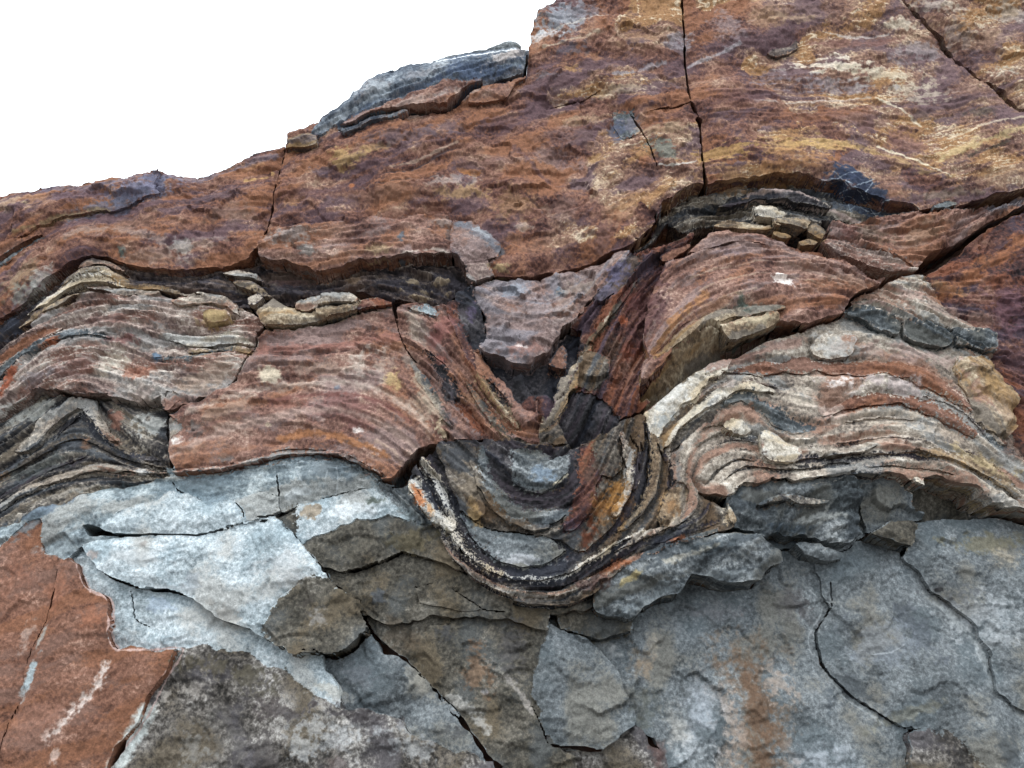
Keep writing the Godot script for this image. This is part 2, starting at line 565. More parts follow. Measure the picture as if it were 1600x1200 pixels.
func build(r: int):
	if r == 0: return
	var P := R[r]
	var W := GW + 1
	var cl := cells[r]
	if cl.is_empty(): built[r] = null; return
	var lo := Vector2i(GW, GH); var hi := Vector2i(0, 0)
	for k in cl:
		var x := k % GW; var y := k / GW
		if x < lo.x: lo.x = x
		if y < lo.y: lo.y = y
		if x > hi.x: hi.x = x
		if y > hi.y: hi.y = y
	var bw := hi.x - lo.x + 2
	var vm := PackedInt32Array()
	vm.resize(bw * (hi.y - lo.y + 2))
	vm.fill(-1)
	var base := pt(U0 + (lo.x + hi.x) * 0.5 * CS, V1 - (hi.y + 1) * CS, P.h)
	var ve := PackedVector3Array(); var no := PackedVector3Array(); var uv := PackedVector2Array(); var ix := PackedInt32Array()
	var hs := PackedFloat32Array()
	for k in cl:
		var x := k % GW; var y := k / GW
		for q in 4:
			var i := x + (q & 1); var j := y + (q >> 1)
			var m := (j - lo.y) * bw + i - lo.x
			if vm[m] < 0:
				vm[m] = ve.size()
				var d := 60.0
				for c in 4:
					var ci := i - (c & 1); var cj := j - (c >> 1)
					if ci < 0 or cj < 0 or ci >= GW or cj >= GH: continue
					d = minf(d, maxf(dist[cj * GW + ci] - 0.5, 0.0) if rid[(cj * 2 + 1) * TW + ci * 2 + 1] == r else 0.0)
				var g := j * W + i
				var h: float = base_h(P, i, j) + (dd[g] if d > 0.6 else relief_at(r, i, j)) + dh[g] - P.bev * exp(-d / P.bw)
				var fx := i + shx[g]; var fy := j + shy[g]
				ve.append(pt(U0 + fx * CS, V1 - fy * CS, h) - base)
				no.append(Vector3.ZERO)
				uv.append(Vector2(fx / GW, fy / GH))
				hs.append(h)
		var a := vm[(y - lo.y) * bw + x - lo.x]
		var b := vm[(y - lo.y) * bw + x + 1 - lo.x]
		var c := vm[(y + 1 - lo.y) * bw + x - lo.x]
		var e := vm[(y + 1 - lo.y) * bw + x + 1 - lo.x]
		if (x + y) % 2 == 0:
			ix.append_array(PackedInt32Array([a, b, e, a, e, c]))
		else:
			ix.append_array(PackedInt32Array([a, b, c, b, e, c]))
	for t in range(0, ix.size(), 3):
		var a := ix[t]; var b := ix[t + 1]; var c := ix[t + 2]
		var n := (ve[c] - ve[a]).cross(ve[b] - ve[a])
		no[a] += n; no[b] += n; no[c] += n
	for i in no.size(): no[i] = no[i].normalized()
	# side walls where the piece stands proud of its neighbour or of an open joint
	for k in cl:
		var x := k % GW; var y := k / GW
		for q in 4:
			var nx: int = x + [0, 1, 0, -1][q]; var ny: int = y + [-1, 0, 1, 0][q]
			var o := -1
			if nx >= 0 and ny >= 0 and nx < GW and ny < GH: o = rid[(ny * 2 + 1) * TW + nx * 2 + 1]
			if o == r: continue
			var i0: int = x + [0, 1, 1, 0][q]; var j0: int = y + [0, 0, 1, 1][q]
			var i1: int = x + [1, 1, 0, 0][q]; var j1: int = y + [0, 1, 1, 0][q]
			var a := vm[(j0 - lo.y) * bw + i0 - lo.x]; var b := vm[(j1 - lo.y) * bw + i1 - lo.x]
			var ha := BACK - 0.03; var hb := ha
			if o > 0:
				var Q := R[o]
				ha = base_h(Q, i0, j0) + relief_at(o, i0, j0) + dh[j0 * W + i0] - Q.bev
				hb = base_h(Q, i1, j1) + relief_at(o, i1, j1) + dh[j1 * W + i1] - Q.bev
				if hs[a] <= ha and hs[b] <= hb: continue
				ha = minf(ha, hs[a]) - 0.02; hb = minf(hb, hs[b]) - 0.02
			var inw: Vector2 = [Vector2(0, 1), Vector2(-1, 0), Vector2(0, -1), Vector2(1, 0)][q]
			var da := hs[a] - ha; var db := hs[b] - hb
			var pa := ve[a]; var pb := ve[b]
			var prev_a := pa; var prev_b := pb
			var sl := 3
			var wa := inward(r, i0, j0); var wb := inward(r, i1, j1)
			for z in sl:
				var f0 := float(z) / sl; var f1 := float(z + 1) / sl
				var ja := minf(0.10 * da * f1, 0.03) + 0.03 * n_te.get_noise_2d(i0 * 0.06 + f1 * 2.0, j0 * 0.06 + f1 * 9.0) * minf(1.0, da * 12.0)
				var jb := minf(0.10 * db * f1, 0.03) + 0.03 * n_te.get_noise_2d(i1 * 0.06 + f1 * 2.0, j1 * 0.06 + f1 * 9.0) * minf(1.0, db * 12.0)
				if o > 0 and z == sl - 1: ja = 0.0; jb = 0.0
				var ina := wa * ja; var inb := wb * jb
				var qa := pa - NV * da * f1 + ina; var qb := pb - NV * db * f1 + inb
				var n := (prev_b - prev_a).cross(qa - prev_a).normalized()
				var s := ve.size()
				ve.append_array(PackedVector3Array([prev_a, prev_b, qb, qa]))
				no.append_array(PackedVector3Array([n, n, n, n]))
				var k0 := inw / Vector2(GW, GH) / CS
				uv.append_array(PackedVector2Array([uv[a] + k0 * da * f0, uv[b] + k0 * db * f0, uv[b] + k0 * db * f1, uv[a] + k0 * da * f1]))
				ix.append_array(PackedInt32Array([s, s + 2, s + 1, s, s + 3, s + 2]))
				prev_a = qa; prev_b = qb
	built[r] = [base, ve, no, uv, ix]

var taken := {}
func numbered(n: String) -> String:
	taken[n] = taken.get(n, -1) + 1
	return n if taken[n] == 0 else "%s_%03d" % [n, taken[n]]

func commit():
	var nodes := {}
	for r in range(1, R.size()):
		var b = built[r]
		if b == null: continue
		var P := R[r]
		var arr := []
		arr.resize(Mesh.ARRAY_MAX)
		arr[Mesh.ARRAY_VERTEX] = b[1]; arr[Mesh.ARRAY_NORMAL] = b[2]; arr[Mesh.ARRAY_TEX_UV] = b[3]; arr[Mesh.ARRAY_INDEX] = b[4]
		var me := ArrayMesh.new()
		me.add_surface_from_arrays(Mesh.PRIMITIVE_TRIANGLES, arr)
		me.surface_set_material(0, rock_mat)
		var o := MeshInstance3D.new()
		o.mesh = me
		if P.of > 0 and nodes.has(P.of):
			o.name = P.name
			nodes[P.of].add_child(o, true)
			o.position = b[0] - nodes[P.of].get_meta("at")
			if P.has("label"): o.set_meta("label", P.label)
		else:
			o.name = numbered(P.name)
			add_child(o)
			o.position = b[0]
			o.set_meta("label", P.label)
			o.set_meta("category", P.get("cat", "rock"))
			if P.has("group"): o.set_meta("group", P.group)
			nodes[r] = o
		o.set_meta("at", b[0])
	for r in nodes: clean(nodes[r])

func clean(o: Node):
	if o.has_meta("at"): o.remove_meta("at")
	for c in o.get_children(): clean(c)

func tag(o, label, category, kind = ""):
	o.set_meta("label", label); o.set_meta("category", category)
	if kind: o.set_meta("kind", kind)

func threads(f: Callable, n: int):
	var t := WorkerThreadPool.add_group_task(f, n)
	WorkerThreadPool.wait_for_group_task_completion(t)

var clock := 0
func lap(what: String):
	print(what, " ", Time.get_ticks_msec() - clock, " ms")
	clock = Time.get_ticks_msec()

func _ready():
	# camera
	var cam := Camera3D.new()
	cam.name = "camera"
	cam.fov = FOV; cam.near = 0.05; cam.far = 600.0
	cam.position = EYE
	cam.rotation_degrees = Vector3(PITCH, 0, 0)
	add_child(cam)
	cam.current = true
	# a bright, even overcast
	var sm := ProceduralSkyMaterial.new()
	sm.sky_top_color = Color(0.95, 0.975, 1.0)
	sm.sky_horizon_color = Color(0.52, 0.54, 0.56)
	sm.ground_bottom_color = Color(0.12, 0.12, 0.12)
	sm.ground_horizon_color = Color(0.5, 0.5, 0.5)
	sm.sky_curve = 0.15
	sm.energy_multiplier = 2.6
	sm.use_debanding = false
	var sky := Sky.new()
	sky.sky_material = sm
	var env := Environment.new()
	env.background_mode = Environment.BG_SKY
	env.sky = sky
	env.tonemap_mode = Environment.TONE_MAPPER_LINEAR
	env.tonemap_exposure = 1.03
	env.sdfgi_enabled = true; env.ssao_enabled = true; env.ssil_enabled = true
	var we := WorldEnvironment.new()
	we.name = "world"
	we.environment = env
	add_child(we)
	var sun := DirectionalLight3D.new()
	sun.name = "sun"
	sun.light_energy = 0.3
	sun.light_color = Color(1.0, 0.98, 0.95)
	sun.light_angular_distance = 16.0
	sun.shadow_enabled = true
	sun.rotation_degrees = Vector3(-58, -36, 0)
	add_child(sun)

	clock = Time.get_ticks_msec()
	rng.seed = 7
	n_st = noise(11, 0.9, 5, FastNoiseLite.TYPE_SIMPLEX_SMOOTH, FastNoiseLite.FRACTAL_FBM, 0.55)
	n_bl = noise(12, 2.2, 5, FastNoiseLite.TYPE_SIMPLEX_SMOOTH, FastNoiseLite.FRACTAL_FBM, 0.6)
	n_fi = noise(13, 22.0, 4, FastNoiseLite.TYPE_SIMPLEX, FastNoiseLite.FRACTAL_FBM, 0.7)
	n_hu = noise(14, 0.7, 3)
	n_wi = noise(15, 1.6, 4, FastNoiseLite.TYPE_SIMPLEX, FastNoiseLite.FRACTAL_RIDGED, 0.5)
	n_lo = noise(16, 0.55, 3)
	n_te = noise(17, 1.0, 4)
	n_wp = noise(18, 0.02, 3)
	n_ck = noise(19, 4.0, 1, FastNoiseLite.TYPE_CELLULAR, FastNoiseLite.FRACTAL_NONE)
	n_ck.cellular_return_type = FastNoiseLite.RETURN_DISTANCE2_SUB
	rnd.resize(65521)
	for i in rnd.size(): rnd[i] = rng.randi() & 255
	rid_img = Image.create_empty(TW, TH, false, Image.FORMAT_R8)
	palettes()
	bedding(bed_lines())
	lap("bedding")
	rocks()
	rid = rid_img.get_data()
	for pass_ in 3: sort_pieces()
	lap("regions %d" % (R.size() - 1))
	rows.resize(TH); rows_b.resize(TH)
	threads(paint_row, TH)
	for y in TH: cols.append_array(rows[y]); bump.append_array(rows_b[y])
	lap("paint")
	dh.resize((GW + 1) * (GH + 1))
	stains_and_painted_light()
	lap("stains_and_painted_light")
	rows = []
	rows.resize(GH + 1)
	threads(relief_row, GH + 1)
	for j in GH + 1: dd.append_array(rows[j])
	lap("relief")
	distances()
	lap("distances")
	rock_mat = StandardMaterial3D.new()
	rock_mat.albedo_texture = ImageTexture.create_from_image(Image.create_from_data(TW, TH, false, Image.FORMAT_RGB8, cols))
	rock_mat.heightmap_enabled = true
	rock_mat.heightmap_texture = ImageTexture.create_from_image(Image.create_from_data(TW, TH, false, Image.FORMAT_L8, bump))
	rock_mat.heightmap_scale = 0.65
	rock_mat.roughness = 0.82
	rock_mat.metallic_specular = 0.35
	built.resize(R.size())
	threads(build, R.size())
	lap("meshes")
	commit()
	surroundings()
	lap("commit")

func sky_line() -> Array:
	return [-900, 520, -400, 405, -200, 347, -60, 312, 0, 298, 20, 294, 28, 297, 58, 287, 100, 285, 140, 280, 182, 272, 190, 276, 215, 270, 248, 267, 262, 270, 300, 266, 345, 254, 365, 243, 400, 232, 432, 224, 444, 223, 447, 211, 480, 201, 495, 183, 515, 165, 545, 149, 552, 135, 562, 132, 570, 120, 590, 107, 610, 100, 640, 90, 665, 89, 678, 91, 700, 82, 730, 77, 760, 74, 800, 61, 815, 69, 826, 69, 832, 60, 835, 25, 840, 14, 862, 0, 900, -30, 960, -60, 1062, -110, 1400, -190, 2000, -300, 2600, -360]

# the rock mass behind the open joints, the rest of the cliff to both sides, its top, and the ground at its foot
func surroundings():
	var f := sky_line()
	var us := PackedFloat32Array(); var vs := PackedFloat32Array()
	for i in range(0, f.size(), 2):
		var q := to_t(f[i], f[i + 1], 0.0)
		us.append(U0 + q.x * CS * 0.5); vs.append(V1 - q.y * CS * 0.5)
	var st := SurfaceTool.new()
	st.begin(Mesh.PRIMITIVE_TRIANGLES)
	var nu := 600
	var nv := 150
	var cap := 8
	for i in nu + 1:
		var u := -18.0 + 36.0 * i / nu
		var top := vs[0]
		for k in us.size() - 1:
			if u >= us[k] and u < us[k + 1]: top = lerpf(vs[k], vs[k + 1], (u - us[k]) / (us[k + 1] - us[k]))
		if u >= us[us.size() - 1]: top = vs[us.size() - 1]
		if u < us[0]: top = vs[0] - 0.04 * (us[0] - u)
		for k in range(-2, 3):
			var w := u + k * 0.035
			for m in us.size() - 1:
				if w >= us[m] and w < us[m + 1]: top = minf(top, lerpf(vs[m], vs[m + 1], (w - us[m]) / (us[m + 1] - us[m])))
		var out := clampf((absf(u) - 5.42) / 0.3, 0.0, 1.0)
		for j in nv + cap + 1:
			var p: Vector3
			if j <= nv:
				var v := lerpf(-0.35, top - 0.1 * (1.0 - out), float(j) / nv)
				var hh := lerpf(BACK, -0.10, maxf(out, clampf(-v / 0.2, 0.0, 1.0)))
				hh += out * (0.12 * n_lo.get_noise_2d(u, v) + 0.10 * n_te.get_noise_2d(u * 0.9, v * 3.6) + 0.05 * facet(u * 2.4, v * 4.0) + 0.03 * facet(u * 6.0, v * 9.0)) - 0.05 * absf(n_te.get_noise_2d(u * 3.0, v * 3.0))
				if absf(u) > 5.4 and absf(u) < 5.6: hh = minf(hh, -0.1)
				p = pt(u, v, hh)
			else:
				var b := float(j - nv) / cap
				p = pt(u, top - 0.1, BACK - 0.06) + Vector3(0, -0.8 * b + 0.25 * n_lo.get_noise_2d(u, b * 9.0) * b, -16.0 * b * b)
			st.set_uv(Vector2(u, p.y))
			st.set_smooth_group(0)
			st.add_vertex(p)
	var hcount := nv + cap + 1
	for i in nu:
		for j in nv + cap:
			var a := i * hcount + j
			for k in [a, a + 1, a + hcount, a + 1, a + hcount + 1, a + hcount]: st.add_index(k)
	st.generate_normals()
	var cm := StandardMaterial3D.new()
	cm.albedo_texture = noise_tex(41, 0.012, [Color8(70, 48, 44), Color8(108, 76, 64), Color8(132, 96, 78), Color8(122, 104, 98), Color8(160, 132, 108)])
	cm.uv1_triplanar = true
	cm.uv1_scale = Vector3(0.3, 0.75, 0.3)
	cm.roughness = 0.9
	var o := MeshInstance3D.new()
	o.name = "cliff_terrain"
	o.mesh = st.commit()
	o.material_override = cm
	add_child(o)
	tag(o, "dark rock mass behind the open joints and beyond the folded beds", "cliff", "structure")
	var g := SurfaceTool.new()
	g.begin(Mesh.PRIMITIVE_TRIANGLES)
	var n := 90
	for j in n + 1:
		for i in n + 1:
			var a := (i - n * 0.5) / (n * 0.5)
			var b := (j - n * 0.5) / (n * 0.5)
			var x := signf(a) * a * a * 240.0; var z := signf(b) * b * b * 240.0 - 4.0
			g.set_uv(Vector2(x, z) * 0.5)
			g.add_vertex(Vector3(x, -0.02 + 0.05 * n_lo.get_noise_2d(x, z), z))
	for j in n:
		for i in n:
			var a := j * (n + 1) + i
			for k in [a, a + 1, a + n + 1, a + 1, a + n + 2, a + n + 1]: g.add_index(k)
	g.generate_normals()
	var gm := StandardMaterial3D.new()
	gm.albedo_texture = noise_tex(43, 0.03, [Color8(60, 58, 55), Color8(88, 84, 79), Color8(116, 112, 106)])
	gm.roughness = 0.95
	var go := MeshInstance3D.new()
	go.name = "ground"
	go.mesh = g.commit()
	go.material_override = gm
	add_child(go)
	tag(go, "grey stony ground at the foot of the folded cliff", "ground", "structure")

func noise_tex(seed_: int, freq: float, ramp: Array) -> ImageTexture:
	var n: FastNoiseLite = noise(seed_, freq, 6, FastNoiseLite.TYPE_SIMPLEX_SMOOTH, FastNoiseLite.FRACTAL_FBM, 0.6)
	var im := n.get_seamless_image(512, 512)
	im.convert(Image.FORMAT_RGB8)
	var d := im.get_data()
	for i in range(0, d.size(), 3):
		var t := clampf((d[i] / 255.0 - 0.1) * 1.25, 0.0, 0.999) * (ramp.size() - 1)
		var k := int(t)
		var c: Color = ramp[k].lerp(ramp[k + 1], t - k)
		d[i] = c.r8; d[i + 1] = c.g8; d[i + 2] = c.b8
	return ImageTexture.create_from_image(Image.create_from_data(512, 512, false, Image.FORMAT_RGB8, d))

func palettes():
	# dark to light, two other tints of the same stone, weights of streaks / blotches / grain, pale wisps
	palette("russet", [[62, 34, 35], [98, 58, 49], [128, 80, 63], [147, 102, 80], [178, 140, 112]], [150, 90, 56], [98, 70, 78], 0.36, 0.68, 0.42, -0.06, [206, 178, 146], 9.0)
	palette("gold", [[68, 40, 39], [106, 68, 57], [136, 94, 74], [158, 120, 92], [196, 164, 130]], [164, 112, 60], [108, 80, 86], 0.45, 0.62, 0.42, 0.05, [220, 200, 166], 13.0)
	palette("redbed", [[76, 46, 42], [112, 72, 61], [139, 95, 79], [158, 116, 98], [188, 154, 134]], [150, 94, 64], [144, 116, 110], 0.42, 0.62, 0.42, -0.03, [208, 190, 172], 10.0)
	palette("maroon", [[40, 27, 32], [70, 40, 39], [96, 54, 45], [118, 72, 57], [140, 98, 80]], [134, 70, 42], [74, 58, 74], 0.6, 0.7, 0.5)
	palette("dark", [[34, 30, 33], [58, 48, 50], [82, 68, 64], [108, 92, 84], [138, 122, 108]], [104, 82, 70], [62, 58, 68], 0.9, 0.5, 0.5, 0.0)
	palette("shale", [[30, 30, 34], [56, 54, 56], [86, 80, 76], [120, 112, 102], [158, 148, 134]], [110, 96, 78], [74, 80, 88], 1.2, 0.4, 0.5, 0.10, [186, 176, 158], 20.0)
	palette("pink", [[92, 72, 68], [132, 106, 98], [158, 134, 122], [182, 162, 148], [206, 192, 178]], [142, 96, 80], [150, 146, 142], 0.6, 0.6, 0.45, 0.10, [212, 204, 190])
	palette("pale", [[84, 74, 68], [128, 114, 101], [160, 145, 128], [184, 171, 153], [208, 199, 184]], [152, 108, 86], [144, 144, 141], 0.6, 0.55, 0.5, 0.0, [222, 214, 198], 20.0)
	palette("mauve", [[80, 60, 57], [112, 86, 81], [134, 108, 102], [150, 128, 122], [176, 158, 150]], [146, 102, 84], [124, 118, 126], 0.3, 0.6, 0.45)
	palette("tan", [[84, 66, 50], [124, 100, 74], [152, 126, 94], [172, 150, 118], [196, 180, 150]], [150, 112, 66], [120, 110, 98], 0.6, 0.6, 0.5)
	palette("slate", [[50, 56, 60], [70, 78, 82], [92, 99, 103], [121, 128, 131], [158, 164, 165]], [92, 93, 88], [74, 83, 90], 0.4, 0.65, 0.5, -0.1)
	palette("bluegrey", [[84, 98, 106], [116, 132, 140], [146, 162, 168], [172, 186, 190], [196, 208, 210]], [148, 150, 146], [124, 146, 158], 0.45, 0.7, 0.4, 0.0)
	palette("paleblue", [[116, 132, 138], [148, 164, 171], [172, 187, 193], [190, 202, 207], [208, 217, 220]], [168, 170, 166], [146, 168, 178], 0.2, 0.6, 0.45)
	palette("grey", [[60, 66, 69], [84, 91, 95], [105, 113, 117], [124, 132, 136], [154, 161, 164]], [114, 112, 103], [92, 104, 110], 0.12, 0.5, 0.42)
	palette("olive", [[44, 42, 36], [68, 64, 55], [88, 83, 72], [108, 102, 90], [134, 129, 118]], [98, 84, 62], [80, 84, 84], 0.15, 0.6, 0.5)
	palette("orange", [[90, 52, 37], [114, 69, 50], [131, 82, 60], [145, 96, 74], [176, 130, 108]], [138, 82, 52], [128, 88, 72], 0.3, 0.5, 0.5, -0.1, [196, 164, 146])
	palette("mottled", [[42, 39, 36], [70, 65, 60], [100, 94, 88], [130, 125, 119], [164, 160, 154]], [94, 82, 64], [84, 80, 84], 0.12, 0.85, 0.75)
	palette("core", [[38, 35, 34], [62, 56, 51], [86, 77, 68], [108, 98, 86], [140, 132, 120]], [106, 80, 54], [72, 76, 82], 0.7, 0.6, 0.6)
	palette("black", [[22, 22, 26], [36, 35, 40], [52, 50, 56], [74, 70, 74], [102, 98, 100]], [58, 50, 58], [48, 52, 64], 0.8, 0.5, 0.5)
	palette("cream", [[136, 124, 106], [172, 160, 140], [196, 186, 168], [212, 204, 188], [224, 218, 206]], [190, 168, 132], [176, 176, 172], 0.5, 0.5, 0.4)
	palette("cap", [[52, 60, 76], [74, 86, 102], [98, 110, 124], [128, 138, 148], [166, 174, 180]], [112, 106, 108], [78, 94, 118], 0.7, 0.6, 0.4)

func bed_lines() -> Array:
	return [
		[0.0, [-400, 405, -200, 360, 0, 300, 250, 270, 440, 222, 600, 150, 830, 80, 1000, 30, 1200, 0, 1600, -60, 2000, -120]],
		[1.0, [-400, 520, -200, 440, 0, 345, 150, 305, 430, 270, 620, 225, 820, 170, 1000, 150, 1200, 140, 1400, 150, 1600, 120, 2000, 60]],
		[2.0, [-400, 620, -200, 520, 0, 400, 100, 350, 250, 335, 420, 330, 560, 305, 720, 270, 850, 265, 1000, 220, 1200, 200, 1330, 205, 1430, 240, 1500, 225, 1600, 190, 2000, 110]],
		[3.0, [-400, 760, -200, 640, 0, 483, 79, 426, 147, 396, 236, 418, 341, 410, 452, 403, 520, 400, 600, 392, 700, 400, 760, 440, 840, 470, 900, 440, 960, 380, 1040, 320, 1115, 300, 1232, 295, 1364, 337, 1442, 326, 1600, 289, 2000, 200]],
		[4.0, [-400, 800, -200, 680, 0, 530, 60, 490, 120, 462, 205, 455, 315, 462, 463, 468, 570, 453, 615, 468, 690, 500, 740, 560, 800, 640, 840, 670, 870, 630, 930, 520, 990, 420, 1060, 375, 1130, 350, 1220, 355, 1320, 395, 1437, 425, 1520, 400, 1600, 340, 2000, 260]],
		[5.0, [-400, 840, -200, 720, 0, 600, 80, 545, 170, 530, 260, 560, 385, 560, 500, 560, 620, 570, 700, 640, 760, 700, 850, 760, 900, 720, 960, 600, 1040, 470, 1150, 420, 1260, 420, 1350, 450, 1450, 500, 1600, 560, 2000, 620]],
		[6.0, [-400, 900, -200, 820, 0, 700, 60, 650, 130, 620, 180, 680, 270, 735, 400, 722, 487, 708, 560, 725, 620, 755, 690, 830, 750, 885, 830, 912, 900, 890, 960, 800, 1000, 690]],
		[6.0, [1005, 645, 1040, 590, 1115, 550, 1219, 515, 1330, 490, 1420, 510, 1500, 560, 1560, 640, 1640, 740, 2000, 860]],
		[6.45, [1028, 685, 1050, 660, 1090, 620, 1150, 590, 1220, 600, 1300, 620, 1400, 600, 1500, 655, 1600, 735]],
		[6.7, [1055, 715, 1085, 675, 1130, 645, 1180, 650, 1240, 680, 1320, 668, 1420, 660, 1500, 690, 1600, 760]],
		[7.1, [1090, 752, 1110, 730, 1150, 716, 1200, 728, 1300, 722, 1400, 720, 1500, 742, 1600, 792, 2000, 900]],
		[7.0, [-400, 1000, -200, 900, 0, 815, 100, 770, 270, 748, 400, 732, 500, 722, 580, 748, 650, 810, 700, 880, 780, 930, 860, 948, 960, 905, 1060, 858, 1120, 830, 1200, 815]],
		[11.0, [-400, 1500, 400, 1400, 2000, 1450]],
	]

func rocks():
	var red := {"pal": "russet", "label": "", "cat": "rock"}
	# ---------- lower rock
	var grey := region("rock_mass", [845, 930, 1000, 900, 1060, 860, 1190, 820, 1500, 740, 2000, 700, 2000, 1800, 880, 1800, 900, 1250, 870, 1165, 1040, 1180, 870, 1000], {"pal": "grey", "h": -0.27, "tv": -0.06, "lam": 0.0, "ter": 0.02, "fac": 0.03, "bev": 0.02, "bw": 8.0, "low": 0.09, "label": "massive smooth grey rock with a rust brown streak running down it", "cat": "rock face"})
	var greyr := region("rock_block", [1260, 800, 1290, 905, 1303, 945, 1282, 985, 1287, 1010, 1300, 1045, 1340, 1085, 1410, 1132, 1450, 1142, 1500, 1160, 1545, 1210, 1600, 1290, 1700, 1800, 2000, 1800, 2000, 700, 1500, 740], {"pal": "grey", "h": -0.22, "tv": -0.06, "lam": 0.0, "ter": 0.02, "fac": 0.025, "bev": 0.04, "bw": 12.0, "low": 0.09, "label": "broad blue-grey block right of the crooked crack in the grey rock", "cat": "rock block"})
	region("rock_block", [1415, 870, 1450, 905, 1490, 940, 1535, 985, 1552, 1040, 1560, 1085, 1610, 1115, 1700, 1300, 2000, 1400, 2000, 700, 1500, 740, 1430, 830], {"pal": "grey", "h": -0.19, "lam": 0.0, "fac": 0.03, "bev": 0.06, "bw": 9.0, "of": greyr, "tv": -0.05})
	region("rock_block", [1423, 1146, 1452, 1135, 1490, 1143, 1512, 1165, 1545, 1205, 1600, 1290, 1640, 1500, 1450, 1500, 1432, 1200], {"pal": "mottled", "h": -0.17, "lam": 0.0, "fac": 0.03, "bev": 0.04, "of": greyr, "label": "brownish block low on the grey rock"})
	var low := region("rock_mass", [840, 1100, 870, 1163, 917, 1168, 990, 1130, 1040, 1180, 1060, 1300, 1020, 1800, 780, 1800, 800, 1215], {"pal": "mottled", "h": -0.24, "lam": 0.0, "fac": 0.05, "label": "brown and grey broken rock under the rounded grey block", "cat": "rock face"})
	var ol2 := region("rock_block", [540, 930, 567, 957, 587, 993, 640, 1037, 675, 1072, 740, 1145, 800, 1215, 850, 1350, 900, 1800, 1000, 1700, 900, 1180, 850, 1153, 830, 1085, 835, 1050, 855, 1000, 858, 930, 760, 900, 660, 880], {"pal": "olive", "h": -0.17, "lam": 0.0, "fac": 0.045, "bev": 0.02, "label": "olive brown wedge of rock between diagonal crack and rounded grey block", "cat": "rock block"})
	region("rock_block", [857, 970, 875, 982, 907, 992, 935, 1010, 960, 1038, 975, 1066, 990, 1100, 995, 1133, 973, 1147, 943, 1172, 917, 1168, 867, 1163, 848, 1140, 843, 1120, 830, 1083, 833, 1053, 853, 1000], {"pal": "grey", "h": -0.13, "lam": 0.0, "ter": 0.02, "fac": 0.03, "bev": 0.05, "bw": 9.0, "label": "rounded grey block with a chipped left edge below the fold", "cat": "rock block"})
	region("rock_block", [870, 958, 900, 950, 995, 955, 990, 985, 940, 998, 905, 990, 878, 982], {"pal": "olive", "h": -0.18, "lam": 0.0, "fac": 0.03, "bev": 0.02, "of": grey})
	var gm := region("rock_block", [470, 1000, 565, 980, 590, 1005, 640, 1040, 675, 1078, 700, 1105, 735, 1145, 790, 1215, 830, 1350, 860, 1800, 600, 1800, 540, 1115, 500, 1090], {"pal": "grey", "h": -0.14, "lam": 0.0, "fac": 0.035, "ter": 0.03, "label": "pale grey face left of the diagonal crack, above the mottled rock", "cat": "rock block"})
	var lb := region("rock_bed", [40, 840, 125, 840, 240, 880, 350, 940, 430, 985, 490, 1000, 520, 1060, 540, 1115, 467, 1090, 380, 1060, 200, 1060, 150, 960, 100, 880], {"pal": "paleblue", "h": -0.06, "lam": 0.0, "ter": 0.02, "fac": 0.02, "bev": 0.02, "label": "pale ice-blue fresh rock strip between orange face and pale slab", "cat": "rock bed"})
	region("rock_bed", [287, 1012, 350, 1013, 400, 1030, 437, 1043, 467, 1067, 500, 1090, 540, 1110, 600, 1115, 650, 1150, 760, 1190, 850, 1400, 900, 1800, -100, 1800, 60, 1400, 170, 1200, 200, 1150, 223, 1120, 233, 1090, 257, 1060, 270, 1040], {"pal": "mottled", "h": -0.05, "lam": 0.0, "ter": 0.025, "fac": 0.02, "bev": 0.015, "bw": 3.0, "rough": 9.0, "label": "rough dark mottled rock face stained black and brown", "cat": "rock face"})
	var os := region("rock_bed", [-600, 1010, -300, 930, -100, 880, 0, 848, 30, 822, 63, 808, 66, 860, 97, 872, 123, 883, 133, 910, 143, 923, 170, 933, 177, 953, 175, 1000, 180, 1013, 230, 1014, 287, 1012, 270, 1042, 257, 1060, 233, 1090, 223, 1120, 200, 1150, 177, 1180, 170, 1200, 60, 1400, -100, 1800, -700, 1800], {"pal": "orange", "sharp": true, "h": -0.035, "lam": 0.0, "ter": 0.012, "fac": 0.012, "bev": 0.012, "bw": 3.0, "tu": 0.03, "label": "smooth orange-brown rock face with a pale scar and crack", "cat": "rock face"})
	region("rock_block", [-600, 1010, -300, 930, -100, 880, 0, 848, 30, 822, 63, 808, 66, 860, 93, 874, 87, 920, 76, 967, 60, 1007, 42, 1047, 42, 1083, 34, 1100, 16, 1133, 0, 1190, -60, 1400, -200, 1800, -700, 1800], {"pal": "orange", "h": -0.02, "lam": 0.0, "ter": 0.012, "fac": 0.012, "bev": 0.015, "bw": 3.0, "of": os})
	gap([92, 885, 87, 920, 76, 967, 58, 1007, 42, 1047], 3.0, -0.03, 0.9)
	gap([38, 1090, 16, 1133, 0, 1190, -40, 1300], 3.0, -0.03)
	# ---------- blue-grey beds
	var bg := region("rock_bed", [-600, 1150, -300, 950, -100, 850, 0, 790, 60, 765, 150, 745, 230, 735, 268, 730, 330, 722, 400, 712, 439, 705, 487, 704, 518, 708, 547, 716, 584, 734, 605, 744, 640, 775, 690, 815, 720, 860, 700, 850, 640, 816, 605, 806, 500, 840, 471, 858, 463, 836, 420, 812, 380, 818, 307, 838, 190, 842, 120, 858, 100, 874, 66, 864, 63, 808, 30, 822, 0, 848, -100, 880], {"pal": "bluegrey", "h": 0.0, "lam": 0.006, "ter": 0.02, "fac": 0.025, "bev": 0.03, "label": "blue-grey arched bed under the red bed", "cat": "rock bed"})
